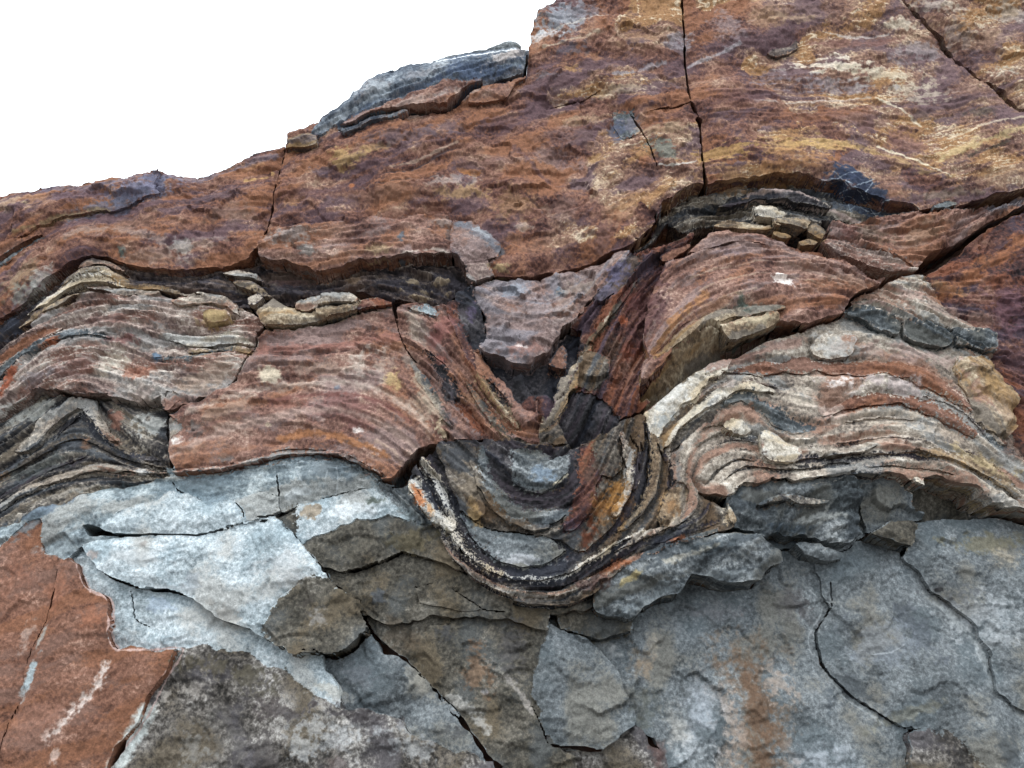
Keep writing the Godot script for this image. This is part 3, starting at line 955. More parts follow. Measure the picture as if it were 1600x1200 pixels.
	region("rock_block", [150, 826, 165, 812, 200, 790, 262, 764, 302, 773, 319, 786, 360, 778, 385, 800, 350, 820, 307, 831, 250, 833, 190, 834], {"pal": "paleblue", "h": 0.03, "lam": 0.0, "fac": 0.02, "bev": 0.03, "of": bg})
	region("rock_block", [360, 776, 400, 767, 433, 775, 436, 797, 429, 803, 385, 812, 378, 797], {"pal": "bluegrey", "h": 0.03, "lam": 0.0, "fac": 0.02, "bev": 0.025, "of": bg})
	region("rock_block", [436, 800, 463, 787, 500, 778, 536, 769, 584, 760, 604, 776, 652, 818, 605, 802, 584, 810, 500, 837, 470, 852, 462, 830], {"pal": "paleblue", "h": -0.02, "lam": 0.0, "fac": 0.02, "bev": 0.02, "of": bg, "tv": 0.06})
	region("rock_block", [428, 806, 462, 788, 465, 815, 464, 838, 450, 825], {"pal": "olive", "h": -0.05, "lam": 0.0, "of": bg})
	region("rock_block", [584, 745, 610, 752, 650, 785, 690, 818, 690, 835, 650, 815, 604, 774], {"pal": "slate", "h": -0.01, "lam": 0.01, "fac": 0.03, "of": bg})
	region("rock_bed", [123, 852, 150, 842, 190, 838, 250, 836, 307, 835, 350, 825, 380, 815, 430, 806, 455, 830, 470, 853, 493, 872, 513, 903, 540, 935, 572, 958, 562, 985, 540, 1012, 510, 1021, 480, 1012, 462, 1018, 430, 1005, 395, 988, 350, 970, 315, 945, 287, 927, 262, 920, 220, 918, 207, 913, 180, 903, 150, 885, 133, 868], {"pal": "paleblue", "h": 0.05, "lam": 0.0, "ter": 0.025, "fac": 0.02, "bev": 0.04, "bw": 6.0, "tv": -0.04, "label": "broad pale blue-white slab with a brown stained lower corner", "cat": "rock slab"})
	region("stained_face", [403, 982, 428, 945, 447, 925, 466, 910, 482, 900, 513, 903, 545, 935, 578, 958, 565, 992, 542, 1018, 510, 1027, 480, 1018, 462, 1024, 430, 1010], {"pal": "olive", "h": 0.05, "lam": 0.0, "ter": 0.025, "fac": 0.02, "bev": 0.0, "tv": -0.04, "of": R.size() - 1, "label": "brown stained corner"})
	R[R.size() - 1].c = R[R.size() - 2].c
	var ol := region("rock_bed", [490, 868, 531, 890, 557, 886, 600, 871, 631, 856, 700, 870, 760, 900, 858, 940, 857, 985, 760, 965, 690, 962, 600, 975, 568, 957, 545, 930, 515, 905], {"pal": "olive", "h": -0.10, "lam": 0.0, "fac": 0.04, "bev": 0.02, "label": "olive grey rock face cut by cracks beneath the brown-green wedge", "cat": "rock bed"})
	region("rock_block", [471, 850, 500, 835, 584, 808, 605, 800, 640, 812, 690, 832, 725, 870, 760, 905, 700, 880, 631, 858, 600, 873, 557, 888, 531, 892, 493, 874], {"pal": "olive", "h": -0.03, "lam": 0.0, "fac": 0.03, "bev": 0.02, "label": "smooth brown-green wedge under the pale blue ledge", "cat": "rock block"})
	region("rock_block", [650, 920, 687, 907, 755, 949, 733, 955, 707, 950, 680, 947, 655, 940], {"pal": "olive", "h": -0.08, "lam": 0.0, "fac": 0.02, "bev": 0.02, "of": ol, "tv": 0.1})
	# ---------- left stack, from below
	var t9 := region("rock_bed", [-600, 1000, -300, 830, -100, 720, 0, 640, 40, 612, 60, 596, 115, 600, 190, 600, 262, 640, 263, 690, 262, 735, 268, 747, 230, 757, 150, 772, 60, 802, 0, 832, -200, 905, -600, 1150], {"pal": "shale", "h": -0.07, "lam": 0.045, "ter": 0.02, "fac": 0.02, "label": "dark thinly layered beds arching under the overhung pink bed", "cat": "rock bed"})
	layer("rock_layer", [20, 705, 47, 689, 68, 660, 100, 638, 131, 632, 150, 650, 166, 678, 186, 690], 19, {"pal": "pale", "h": -0.04, "lam": 0.02, "ter": 0.02, "fac": 0.05, "of": t9, "bev": 0.01, "bw": 2.0})
	layer("rock_layer", [80, 690, 105, 660, 125, 646, 142, 660, 165, 695, 200, 712, 258, 718], 11, {"pal": "black", "h": -0.09, "of": t9, "bev": 0.01})
	layer("rock_layer", [-60, 760, 0, 735, 60, 705, 110, 680, 150, 690, 190, 712, 258, 730], 8, {"pal": "core", "h": -0.06, "of": t9, "bev": 0.015})
	layer("rock_layer", [-60, 830, 0, 790, 40, 765, 100, 742, 150, 730, 260, 738], 9, {"pal": "pale", "h": -0.045, "of": t9, "bev": 0.02, "bw": 2.0})
	layer("rock_layer", [-40, 800, 20, 762, 80, 728, 140, 712], 6, {"pal": "black", "h": -0.09, "of": t9, "bev": 0.01})
	var t6 := region("rock_bed", [-600, 920, -300, 760, -100, 630, 0, 548, 60, 502, 120, 472, 135, 462, 205, 460, 260, 459, 315, 467, 360, 472, 395, 487, 411, 502, 410, 516, 398, 528, 396, 545, 380, 571, 354, 602, 300, 627, 262, 642, 255, 617, 235, 622, 186, 620, 147, 620, 115, 616, 87, 608, 52, 603, 20, 625, -20, 650, -100, 720, -300, 840], {"pal": "pink", "h": 0.045, "lam": 0.035, "ter": 0.035, "fac": 0.04, "bev": 0.02, "label": "knobbly pinkish grey bed with a shadowed overhang at its foot", "cat": "rock bed"})
	layer("rock_layer", [-60, 620, 0, 578, 40, 548, 80, 530, 130, 520, 180, 530], 9, {"pal": "slate", "h": 0.06, "of": t6, "bev": 0.02, "bw": 2.0})
	layer("rock_layer", [-60, 600, 0, 560, 60, 525, 100, 512], 14, {"pal": "orange", "h": 0.055, "of": t6, "bev": 0.02})
	layer("rock_layer", [290, 545, 330, 548, 362, 542, 400, 548], 12, {"pal": "tan", "h": 0.07, "of": t6, "bev": 0.03, "bw": 2.0})
	layer("rock_layer", [240, 562, 280, 560, 330, 553, 370, 548], 6, {"pal": "slate", "h": 0.03, "of": t6, "bev": 0.01})
	layer("rock_layer", [265, 470, 300, 468, 330, 464, 355, 470, 372, 490], 14, {"pal": "pale", "h": 0.085, "of": t6, "bev": 0.03, "bw": 2.5})
	layer("rock_layer", [250, 520, 300, 530, 360, 525, 395, 535], 16, {"pal": "cream", "h": 0.07, "lam": 0.03, "of": t6, "bev": 0.03, "bw": 2.5})
	region("stone_lump", [318, 498, 330, 488, 350, 486, 362, 492, 358, 502, 335, 508, 322, 507], {"pal": "tan", "h": 0.08, "of": t6, "fac": 0.04, "bev": 0.03, "lam": 0.0})
	region("rock_block", [252, 617, 268, 610, 285, 620, 270, 633, 262, 642, 254, 640], {"pal": "pink", "h": 0.06, "of": t6, "lam": 0.0, "fac": 0.03, "bev": 0.03})
	var t8 := region("rock_bed", [402, 527, 414, 514, 420, 512, 458, 509, 500, 501, 547, 490, 562, 486, 615, 474, 624, 510, 630, 535, 652, 575, 692, 640, 702, 690, 682, 692, 647, 706, 632, 722, 610, 748, 584, 741, 547, 723, 518, 715, 487, 711, 439, 712, 400, 723, 330, 736, 275, 743, 264, 710, 264, 650, 300, 627, 354, 602, 380, 571, 396, 545], {"pal": "redbed", "h": 0.05, "lam": 0.007, "ter": 0.03, "fac": 0.025, "bev": 0.018, "tv": -0.03, "label": "thick red-brown bed arching over the blue-grey bed", "cat": "rock bed"})
	layer("rock_layer", [270, 738, 330, 730, 400, 717, 439, 706, 487, 704, 520, 708, 550, 717, 585, 734, 607, 745], 6, {"pal": "pink", "h": 0.05, "lam": 0.0, "of": t8, "bev": 0.01, "bw": 2.0, "fac": 0.04, "taper": 0.7})
	region("rock_block", [263, 650, 280, 660, 283, 672, 263, 690], {"pal": "pale", "h": 0.03, "of": t8, "lam": 0.0})
	region("stone_lump", [681, 653, 695, 647, 712, 650, 722, 665, 720, 677, 700, 682, 683, 675], {"pal": "tan", "h": 0.09, "of": t8, "fac": 0.04, "bev": 0.03, "lam": 0.0})
	# dark recessed bed with its thin layers
	var t4 := region("rock_bed", [-600, 880, -300, 700, -100, 555, 0, 470, 34, 450, 79, 412, 115, 395, 147, 384, 194, 395, 236, 405, 289, 404, 341, 398, 400, 385, 500, 395, 600, 385, 700, 385, 730, 410, 737, 440, 728, 449, 702, 468, 678, 476, 657, 473, 615, 470, 589, 460, 570, 455, 518, 457, 463, 470, 430, 478, 410, 500, 395, 487, 360, 472, 315, 466, 205, 460, 135, 465, 60, 503, 0, 548, -100, 630, -300, 760, -600, 920], {"pal": "dark", "h": -0.11, "lam": 0.03, "ter": 0.04, "fac": 0.05, "label": "dark purple-black recessed bed with thin arched layers under the russet bed", "cat": "rock bed"})
	layer("rock_layer", [26, 514, 58, 492, 87, 478, 112, 465, 135, 460], 6, {"pal": "tan", "h": 0.0, "lam": 0.0, "of": t4, "bev": 0.015, "bw": 2.0})
	layer("rock_layer", [40, 492, 68, 474, 97, 453, 118, 442, 147, 437, 173, 442, 199, 453], 7, {"pal": "cream", "h": 0.0, "lam": 0.0, "of": t4, "bev": 0.015, "bw": 2.0})
	layer("rock_layer", [92, 450, 118, 430, 147, 421, 178, 432, 202, 446, 236, 450, 262, 450], 10, {"pal": "tan", "h": 0.0, "lam": 0.01, "of": t4, "bev": 0.02, "bw": 2.0})
	layer("rock_layer", [120, 420, 147, 409, 168, 412, 196, 424], 7, {"pal": "pale", "h": -0.015, "lam": 0.0, "of": t4, "bev": 0.015, "bw": 2.0})
	layer("rock_layer", [138, 452, 160, 452, 195, 459, 235, 456, 262, 452, 300, 462, 345, 464], 9, {"pal": "pale", "h": 0.03, "lam": 0.0, "of": t4, "bev": 0.02, "bw": 2.0})
	layer("rock_layer", [345, 425, 370, 423, 395, 428, 412, 440], 9, {"pal": "pale", "h": -0.01, "of": t4, "bev": 0.02})
	layer("rock_layer", [362, 440, 390, 444, 412, 455, 425, 462], 12, {"pal": "tan", "h": 0.0, "of": t4, "bev": 0.03})
	region("rock_block", [385, 462, 402, 456, 412, 464, 400, 474, 388, 474], {"pal": "pale", "h": 0.02, "of": t4, "lam": 0.0, "bev": 0.03})
	gap([200, 455, 257, 457, 302, 464, 318, 466], 5, 0.0)
	# yellow-white ledge
	var t7 := region("rock_bed", [400, 486, 416, 472, 426, 464, 445, 476, 460, 480, 463, 471, 505, 461, 547, 458, 563, 468, 590, 470, 612, 472, 590, 478, 557, 485, 547, 490, 500, 501, 458, 509, 418, 511], {"pal": "tan", "h": 0.11, "lam": 0.0, "ter": 0.02, "fac": 0.04, "bev": 0.03, "bw": 2.5, "label": "yellowish white ledge of broken stone along the crack above the red bed", "cat": "rock ledge"})
	region("rock_block", [461, 479, 464, 470, 505, 460, 547, 457, 562, 467, 552, 474, 505, 474, 475, 484], {"pal": "pale", "h": 0.12, "lam": 0.0, "fac": 0.05, "bev": 0.02, "bw": 2.0, "of": t7})
	region("rock_block", [558, 484, 565, 468, 590, 464, 618, 474, 590, 478], {"pal": "maroon", "h": 0.09, "lam": 0.0, "of": t7})
	gap([460, 481, 480, 484, 510, 476, 550, 474], 3.5, 0.11)
	gap([416, 512, 458, 510, 500, 502, 547, 491, 590, 480], 3.0, 0.07)
	gap([400, 530, 402, 518, 412, 510], 6.0, 0.05)
	# ---------- upper beds
	var ul := region("rock_bed", [-600, 470, -400, 405, -200, 347, -60, 312, 0, 298, 20, 294, 28, 297, 58, 287, 100, 285, 140, 280, 182, 272, 190, 276, 215, 270, 248, 267, 262, 270, 300, 266, 345, 254, 365, 243, 400, 232, 432, 224, 444, 223, 437, 245, 428, 290, 420, 335, 408, 365, 385, 395, 381, 398, 341, 410, 289, 415, 236, 418, 194, 407, 168, 397, 147, 396, 115, 407, 79, 426, 34, 468, 0, 483, -100, 560, -300, 700, -600, 880], {"pal": "russet", "h": 0.03, "lam": 0.008, "iso": true, "rough": 4.0, "ter": 0.035, "fac": 0.025, "bev": 0.04, "bw": 6.0, "label": "russet bed along the low part of the skyline, over the thin arched layers", "cat": "rock bed"})
	region("rock_layer", [-600, 470, -400, 405, -200, 347, -60, 312, 0, 298, 20, 294, 28, 297, 58, 287, 100, 285, 140, 280, 182, 272, 190, 276, 215, 270, 248, 267, 240, 290, 250, 298, 200, 312, 160, 323, 113, 331, 89, 339, 52, 352, 39, 363, 16, 368, 0, 374, -200, 450, -600, 600], {"pal": "russet", "h": 0.06, "lam": 0.008, "iso": true, "rough": 4.0, "ter": 0.03, "fac": 0.03, "bev": 0.05, "bw": 6.0, "of": ul, "label": "purplish upper layer along the skyline"})
	region("rock_layer", [-600, 610, -200, 460, 0, 378, 39, 366, 60, 358, 68, 368, 47, 376, 16, 394, 0, 403, -200, 500, -600, 680], {"pal": "orange", "h": 0.05, "lam": 0.01, "bev": 0.04, "of": ul})
	layer("rock_layer", [-60, 435, 0, 408, 30, 390, 68, 371], 8, {"pal": "slate", "h": -0.01, "lam": 0.01, "of": ul})
	var um := region("rock_bed", [437, 245, 444, 223, 447, 205, 480, 190, 560, 160, 690, 130, 730, 110, 820, 90, 826, 69, 832, 60, 835, 25, 840, 14, 862, 0, 900, -30, 960, -60, 1062, -110, 1065, 0, 1072, 80, 1079, 155, 1092, 180, 1098, 220, 1103, 265, 1110, 305, 1078, 303, 1052, 308, 1036, 311, 1028, 329, 1020, 350, 992, 377, 968, 387, 931, 398, 879, 413, 829, 428, 800, 426, 775, 426, 754, 432, 736, 437, 725, 413, 702, 398, 676, 392, 610, 400, 594, 398, 536, 405, 500, 424, 452, 403, 400, 395, 385, 395, 408, 365, 420, 335, 428, 290], {"pal": "russet", "h": 0.05, "lam": 0.007, "iso": true, "ter": 0.035, "fac": 0.03, "bev": 0.04, "bw": 6.0, "pal2": "gold", "split": 1.0, "side": 1.0, "label": "thick russet bed above the V-shaped fold, left of the long straight crack", "cat": "rock bed"})
	region("rock_block", [1028, 330, 1036, 311, 1052, 306, 1078, 301, 1110, 298, 1126, 318, 1124, 328, 1100, 336, 1083, 341, 1062, 330, 1052, 320, 1040, 330, 1030, 346], {"pal": "dark", "h": 0.10, "lam": 0.0, "fac": 0.05, "bev": 0.03, "bw": 4.0, "of": um, "tv": 0.1, "label": "angular mauve-grey overhanging block"})
	region("rock_block", [958, 170, 990, 172, 1002, 205, 975, 215, 960, 195], {"pal": "slate", "h": 0.03, "lam": 0.0, "of": um, "bev": 0.02})
	region("rock_block", [400, 378, 430, 350, 500, 345, 600, 335, 700, 330, 708, 350, 706, 392, 676, 394, 640, 392, 606, 400, 560, 402, 510, 418, 452, 404, 402, 396], {"pal": "redbed", "h": 0.075, "lam": 0.012, "fac": 0.03, "bev": 0.035, "of": um})
	region("rock_block", [708, 335, 750, 350, 782, 380, 780, 402, 760, 404, 765, 425, 752, 433, 736, 437, 725, 412, 706, 396], {"pal": "mauve", "h": 0.05, "lam": 0.01, "iso": true, "bev": 0.01, "of": um})
	region("rock_block", [726, 412, 762, 403, 772, 425, 752, 433, 738, 437], {"pal": "pink", "h": 0.06, "lam": 0.0, "bev": 0.03, "of": um})
	var ur := region("rock_bed", [1065, 0, 1062, -110, 1400, -190, 1395, -40, 1415, 0, 1440, 25, 1470, 50, 1500, 85, 1530, 110, 1560, 130, 1600, 165, 1700, 190, 2000, 180, 2200, 170, 2200, 160, 2000, 200, 1800, 245, 1600, 289, 1547, 304, 1505, 316, 1458, 321, 1442, 326, 1416, 326, 1380, 334, 1364, 337, 1327, 329, 1295, 318, 1267, 305, 1232, 295, 1180, 297, 1115, 300, 1110, 305, 1103, 265, 1098, 220, 1092, 180, 1079, 155, 1072, 80], {"pal": "gold", "h": 0.05, "lam": 0.012, "iso": true, "ter": 0.03, "fac": 0.015, "bev": 0.04, "bw": 6.0, "pal2": "russet", "split": 2.3, "side": -1.0, "label": "golden streaked russet bed right of the long straight crack", "cat": "rock bed"})
	region("rock_block", [1207, 70, 1230, 72, 1245, 58, 1252, 66, 1235, 80, 1210, 84, 1200, 80], {"pal": "dark", "h": 0.06, "lam": 0.0, "of": ur, "bev": 0.03})
	region("rock_bed", [1418, 0, 1400, -190, 2000, -310, 2300, -360, 2300, 150, 2000, 170, 1700, 184, 1604, 160, 1562, 125, 1532, 104, 1502, 80, 1474, 46, 1444, 21], {"pal": "gold", "h": 0.05, "lam": 0.012, "iso": true, "ter": 0.03, "fac": 0.02, "bev": 0.05, "bw": 5.0, "label": "pale streaked rock above the slanting crack", "cat": "rock bed"})
	var cap := region("rock_bed", [478, 206, 483, 198, 495, 183, 515, 165, 545, 149, 552, 135, 562, 132, 570, 120, 590, 107, 610, 100, 640, 90, 665, 89, 678, 91, 700, 82, 730, 77, 760, 74, 800, 61, 815, 69, 826, 69, 822, 112, 812, 117, 800, 121, 785, 125, 745, 133, 730, 140, 718, 152, 700, 163, 660, 168, 620, 173, 580, 179, 550, 190, 535, 197, 527, 192, 520, 182, 505, 196], {"pal": "cap", "h": 0.12, "lam": 0.02, "ter": 0.03, "fac": 0.02, "bev": 0.06, "bw": 7.0, "label": "blue-grey capping slab overhanging the russet bed on the skyline", "cat": "rock slab"})
	region("rock_layer", [676, 93, 700, 82, 730, 77, 760, 74, 800, 61, 817, 70, 790, 78, 740, 88, 690, 96], {"pal": "slate", "h": 0.05, "lam": 0.0, "bev": 0.05, "of": cap, "rough": 3.0})
	region("rock_layer", [524, 186, 545, 172, 600, 160, 650, 140, 700, 122, 760, 118, 822, 100, 822, 112, 800, 121, 745, 133, 730, 140, 718, 152, 700, 163, 660, 168, 620, 173, 580, 179, 550, 190, 535, 197], {"pal": "redbed", "h": 0.145, "lam": 0.01, "bev": 0.04, "of": cap, "tv": 0.08})
	region("rock_block", [444, 224, 447, 211, 480, 201, 492, 206, 494, 218, 470, 222], {"pal": "tan", "h": 0.10, "lam": 0.0, "bev": 0.03, "bw": 3.0, "label": "small tan angular block perched on the skyline", "cat": "rock block"})
	region("rock_block", [735, 142, 800, 126, 806, 128, 795, 148, 760, 156, 730, 158], {"pal": "redbed", "h": 0.085, "lam": 0.0, "bev": 0.03, "of": um})
	# long joints in the upper beds
	gap([824, 84, 822, 100, 819, 120], 4, 0.08, 0.2)
	gap([1064, -60, 1067, 0, 1072, 80, 1079, 155], 3.0, 0.05, 0.0)
	gap([1079, 158, 1092, 180, 1098, 220, 1103, 265, 1109, 303], 3.6, 0.05, 0.3)
	gap([1010, 178, 1040, 170, 1080, 158], 2.6, 0.05)
	gap([985, 172, 1003, 200, 1016, 226, 1030, 262], 2.6, 0.05)
	gap([1405, -20, 1417, 2, 1440, 23, 1470, 49, 1500, 83, 1530, 108, 1560, 128, 1600, 163, 1680, 188], 5.0, 0.06, 0.2)
	gap([1490, 66, 1500, 80, 1515, 94], 11, 0.06)
	gap([443, 226, 437, 247, 428, 290, 420, 335, 408, 365, 388, 394], 2.6, 0.05, 0.6)
	gap([526, 197, 550, 193, 580, 181, 620, 176, 660, 171, 700, 165], 3.5, 0.07)
	gap([700, 165, 718, 153, 733, 141, 785, 127, 818, 119], 8.0, 0.06, 0.4)
	gap([856, 160, 880, 157, 905, 152, 940, 138], 2.6, 0.05)
	# ---------- V of the fold
	var ll := region("rock_bed", [617, 474, 657, 473, 678, 476, 702, 468, 728, 449, 745, 436, 752, 470, 760, 510, 752, 540, 800, 560, 860, 590, 850, 660, 845, 695, 800, 700, 760, 692, 720, 684, 700, 692, 692, 640, 652, 575, 630, 535, 622, 510], {"pal": "redbed", "h": 0.04, "lam": 0.02, "ter": 0.03, "fac": 0.05, "label": "steep reddish and dark banded beds of the fold's left limb", "cat": "rock bed"})
	layer("rock_layer", [722, 450, 730, 478, 738, 508, 750, 545], 36, {"pal": "black", "h": 0.025, "of": ll, "fac": 0.04, "taper": 0.4})
	layer("rock_layer", [698, 470, 712, 505, 728, 540, 742, 580], 16, {"pal": "maroon", "h": 0.03, "of": ll})
	layer("rock_layer", [664, 548, 680, 565, 695, 585, 708, 618, 722, 640], 18, {"pal": "black", "h": 0.02, "of": ll, "fac": 0.03})
	layer("rock_layer", [640, 560, 665, 600, 690, 640, 705, 668], 14, {"pal": "core", "h": 0.05, "of": ll, "fac": 0.04, "bev": 0.02})
	layer("rock_layer", [742, 580, 762, 608, 788, 638, 812, 670], 11, {"pal": "tan", "h": 0.05, "of": ll, "fac": 0.03, "bev": 0.03, "bw": 2.0})
	layer("rock_layer", [728, 592, 750, 625, 775, 660, 800, 688], 12, {"pal": "core", "h": 0.04, "of": ll, "fac": 0.03, "bev": 0.02, "bw": 2.0})
	layer("rock_layer", [712, 622, 735, 650, 755, 678], 14, {"pal": "maroon", "h": 0.03, "of": ll, "fac": 0.04})
	layer("rock_layer", [757, 590, 778, 617, 802, 645], 7, {"pal": "black", "h": 0.0, "of": ll})
	region("rock_block", [635, 478, 660, 474, 680, 478, 684, 492, 650, 486], {"pal": "bluegrey", "h": 0.05, "of": ll, "lam": 0.01})
	var rl := region("rock_bed", [960, 430, 984, 392, 1000, 392, 1036, 381, 1078, 360, 1090, 352, 1060, 400, 1040, 430, 1025, 500, 1030, 560, 1010, 585, 1010, 640, 970, 655, 930, 650, 890, 660, 850, 695, 835, 690, 860, 600, 880, 530, 905, 482], {"pal": "maroon", "h": 0.02, "lam": 0.025, "ter": 0.04, "fac": 0.05, "bev": 0.02, "label": "dark maroon and purple shattered bed of the fold's right limb", "cat": "rock bed"})
	layer("rock_layer", [1000, 430, 970, 470, 945, 500, 920, 535, 908, 580, 893, 610], 8, {"pal": "core", "h": 0.04, "of": rl, "bev": 0.02, "bw": 2.0})
	layer("rock_layer", [925, 530, 914, 566, 903, 590, 890, 615, 872, 640, 848, 672, 848, 692], 14, {"pal": "tan", "h": 0.06, "of": rl, "bev": 0.03, "bw": 3.0, "taper": 0.5})
	region("rock_block", [955, 415, 985, 396, 1000, 405, 990, 430, 970, 450, 940, 470, 930, 462], {"pal": "dark", "h": 0.04, "of": rl, "lam": 0.0, "fac": 0.05, "bev": 0.02})
	region("rock_block", [1030, 400, 1050, 388, 1085, 378, 1070, 392, 1040, 408], {"pal": "orange", "h": 0.05, "of": rl, "lam": 0.0})
	region("rock_block", [905, 560, 935, 550, 955, 560, 950, 590, 925, 610, 902, 600], {"pal": "core", "h": 0.03, "of": rl, "lam": 0.0, "fac": 0.05})
	region("boulder", [895, 609, 923, 613, 947, 625, 970, 648, 973, 664, 947, 677, 910, 695, 894, 697, 880, 690, 870, 668, 879, 646], {"pal": "black", "h": 0.03, "lam": 0.01, "fac": 0.06, "bev": 0.06, "bw": 6.0, "label": "blackish lump of rock where the two limbs of the fold meet", "cat": "rock"})
	region("rock_block", [842, 675, 870, 662, 880, 672, 892, 696, 880, 710, 852, 716, 845, 700], {"pal": "core", "h": 0.07, "lam": 0.0, "fac": 0.03, "bev": 0.04, "bw": 4.0, "label": "tan-grey block at the lower end of the right limb", "cat": "rock block"})
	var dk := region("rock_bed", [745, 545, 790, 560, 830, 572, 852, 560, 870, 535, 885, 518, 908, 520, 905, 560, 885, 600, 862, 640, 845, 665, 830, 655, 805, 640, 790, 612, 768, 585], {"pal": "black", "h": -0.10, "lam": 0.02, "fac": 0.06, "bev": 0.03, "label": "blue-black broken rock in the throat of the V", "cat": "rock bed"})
	region("rock_block", [812, 633, 830, 618, 838, 622, 838, 654, 820, 646], {"pal": "maroon", "h": 0.02, "lam": 0.0, "of": dk, "bev": 0.03, "bw": 2.5})
	region("rock_block", [839, 618, 854, 617, 868, 630, 863, 646, 852, 660, 840, 655], {"pal": "maroon", "h": 0.0, "lam": 0.0, "fac": 0.04, "of": dk, "bev": 0.03, "bw": 2.5})
	region("rock_flake", [856, 571, 864, 558, 879, 541, 888, 552, 885, 576], {"pal": "orange", "h": 0.0, "lam": 0.0, "of": dk, "bev": 0.015, "bw": 2.0, "label": "orange-red flake"})
	region("rock_bed", [736, 441, 754, 435, 800, 430, 829, 432, 879, 417, 931, 402, 984, 386, 984, 395, 957, 430, 926, 461, 905, 483, 876, 525, 852, 553, 831, 569, 800, 569, 781, 556, 749, 545, 760, 513, 750, 475], {"pal": "mauve", "h": 0.06, "lam": 0.008, "iso": true, "ter": 0.04, "fac": 0.05, "bev": 0.03, "bw": 5.0, "tv": -0.03, "label": "mauve-grey wedge-shaped core of the V under the long crack", "cat": "rock bed"})
	gap([733, 449, 754, 434, 775, 428, 800, 428, 829, 430, 879, 415, 931, 400, 968, 389, 996, 388], 4.2, 0.06, 0.1)
	gap([615, 470, 621, 508, 634, 545, 660, 572], 2.6, 0.03)
	# ---------- right side
	var t27 := region("rock_bed", [985, 392, 1018, 371, 1028, 345, 1052, 322, 1078, 303, 1115, 298, 1180, 290, 1232, 288, 1267, 296, 1310, 312, 1364, 330, 1420, 340, 1430, 420, 1400, 440, 1370, 434, 1340, 412, 1310, 393, 1280, 381, 1230, 361, 1180, 353, 1110, 350, 1050, 373, 1000, 393], {"pal": "shale", "h": -0.15, "lam": 0.04, "ter": 0.03, "fac": 0.05, "label": "dark shaly bed with stone lumps under the golden bed", "cat": "rock bed"})
	layer("rock_layer", [1125, 318, 1180, 302, 1232, 299, 1270, 312, 1300, 325], 15, {"pal": "black", "h": -0.04, "lam": 0.03, "of": t27, "bev": 0.03})
	region("stone_lump", [1176, 324, 1190, 317, 1215, 318, 1236, 326, 1225, 334, 1195, 334, 1180, 331], {"pal": "cream", "h": 0.0, "of": t27, "fac": 0.04, "lam": 0.0, "bev": 0.04, "bw": 3.0})
	region("rock_block", [1211, 338, 1222, 334, 1266, 337, 1270, 342, 1256, 356, 1214, 348], {"pal": "tan", "h": 0.03, "of": t27, "lam": 0.0, "bev": 0.02, "bw": 2.5, "label": "angular tan block jutting from the dark bed"})
	region("rock_block", [1262, 350, 1276, 345, 1292, 358, 1288, 372, 1268, 366], {"pal": "tan", "h": 0.0, "of": t27, "lam": 0.0, "bev": 0.02})
	region("rock_flake", [1250, 370, 1268, 369, 1282, 375, 1276, 379, 1255, 377], {"pal": "tan", "h": -0.01, "of": t27, "lam": 0.0, "bev": 0.02, "bw": 2.0})
	region("rock_flake", [1208, 358, 1228, 360, 1240, 366, 1232, 369, 1212, 365], {"pal": "tan", "h": -0.01, "of": t27, "lam": 0.0, "bev": 0.02, "bw": 2.0})
	layer("rock_layer", [1110, 352, 1135, 345, 1170, 350, 1210, 350], 10, {"pal": "tan", "h": -0.02, "of": t27, "bev": 0.02})
	hole([996, 391, 1012, 373, 1028, 349, 1040, 333, 1052, 322, 1064, 332, 1084, 343, 1124, 329, 1116, 346, 1080, 356, 1040, 378], 0.08)
	gap([998, 393, 1040, 378, 1080, 355, 1112, 344, 1150, 338], 6.0, -0.05, 0.6)
	gap([1180, 336, 1212, 336], 5, 0.0)
	gap([1212, 349, 1240, 356, 1268, 366, 1290, 378], 6, -0.02)
	gap([1285, 320, 1320, 332, 1364, 340, 1382, 336], 3.0, 0.0)
	var t24 := region("rock_bed", [1300, 345, 1340, 345, 1364, 341, 1380, 338, 1416, 331, 1442, 331, 1505, 324, 1520, 322, 1547, 312, 1600, 304, 1800, 268, 2100, 210, 2100, 225, 1800, 285, 1600, 319, 1574, 331, 1547, 345, 1516, 366, 1495, 379, 1466, 390, 1445, 404, 1434, 420, 1400, 402, 1370, 390, 1330, 392, 1295, 375], {"pal": "redbed", "h": 0.03, "lam": 0.02, "ter": 0.04, "fac": 0.05, "bev": 0.04, "label": "brown wedge of rock between the two dark open cracks", "cat": "rock block"})
	layer("rock_layer", [1290, 372, 1330, 390, 1370, 405, 1410, 415, 1435, 422], 22, {"pal": "pink", "h": 0.02, "lam": 0.04, "of": t24, "bev": 0.03})
	region("rock_block", [1458, 322, 1480, 312, 1500, 315, 1490, 320, 1462, 328], {"pal": "grey", "h": 0.06, "lam": 0.0, "of": t24, "bev": 0.02})
	var t25 := region("rock_bed", [1440, 430, 1477, 413, 1511, 382, 1547, 354, 1574, 340, 1600, 328, 1800, 292, 2100, 235, 2100, 1000, 1800, 850, 1640, 750, 1600, 700, 1580, 640, 1560, 570, 1540, 520, 1490, 520, 1450, 490, 1380, 470, 1390, 440], {"pal": "maroon", "h": 0.02, "lam": 0.015, "ter": 0.03, "fac": 0.03, "bev": 0.035, "label": "deep red-brown bed below the lower of the two open cracks", "cat": "rock bed"})
	hole([1452, 328, 1505, 322, 1521, 319, 1547, 306, 1600, 291, 1800, 250, 2100, 190, 2100, 212, 1800, 270, 1600, 304, 1560, 316, 1521, 324, 1470, 330], 0.04)
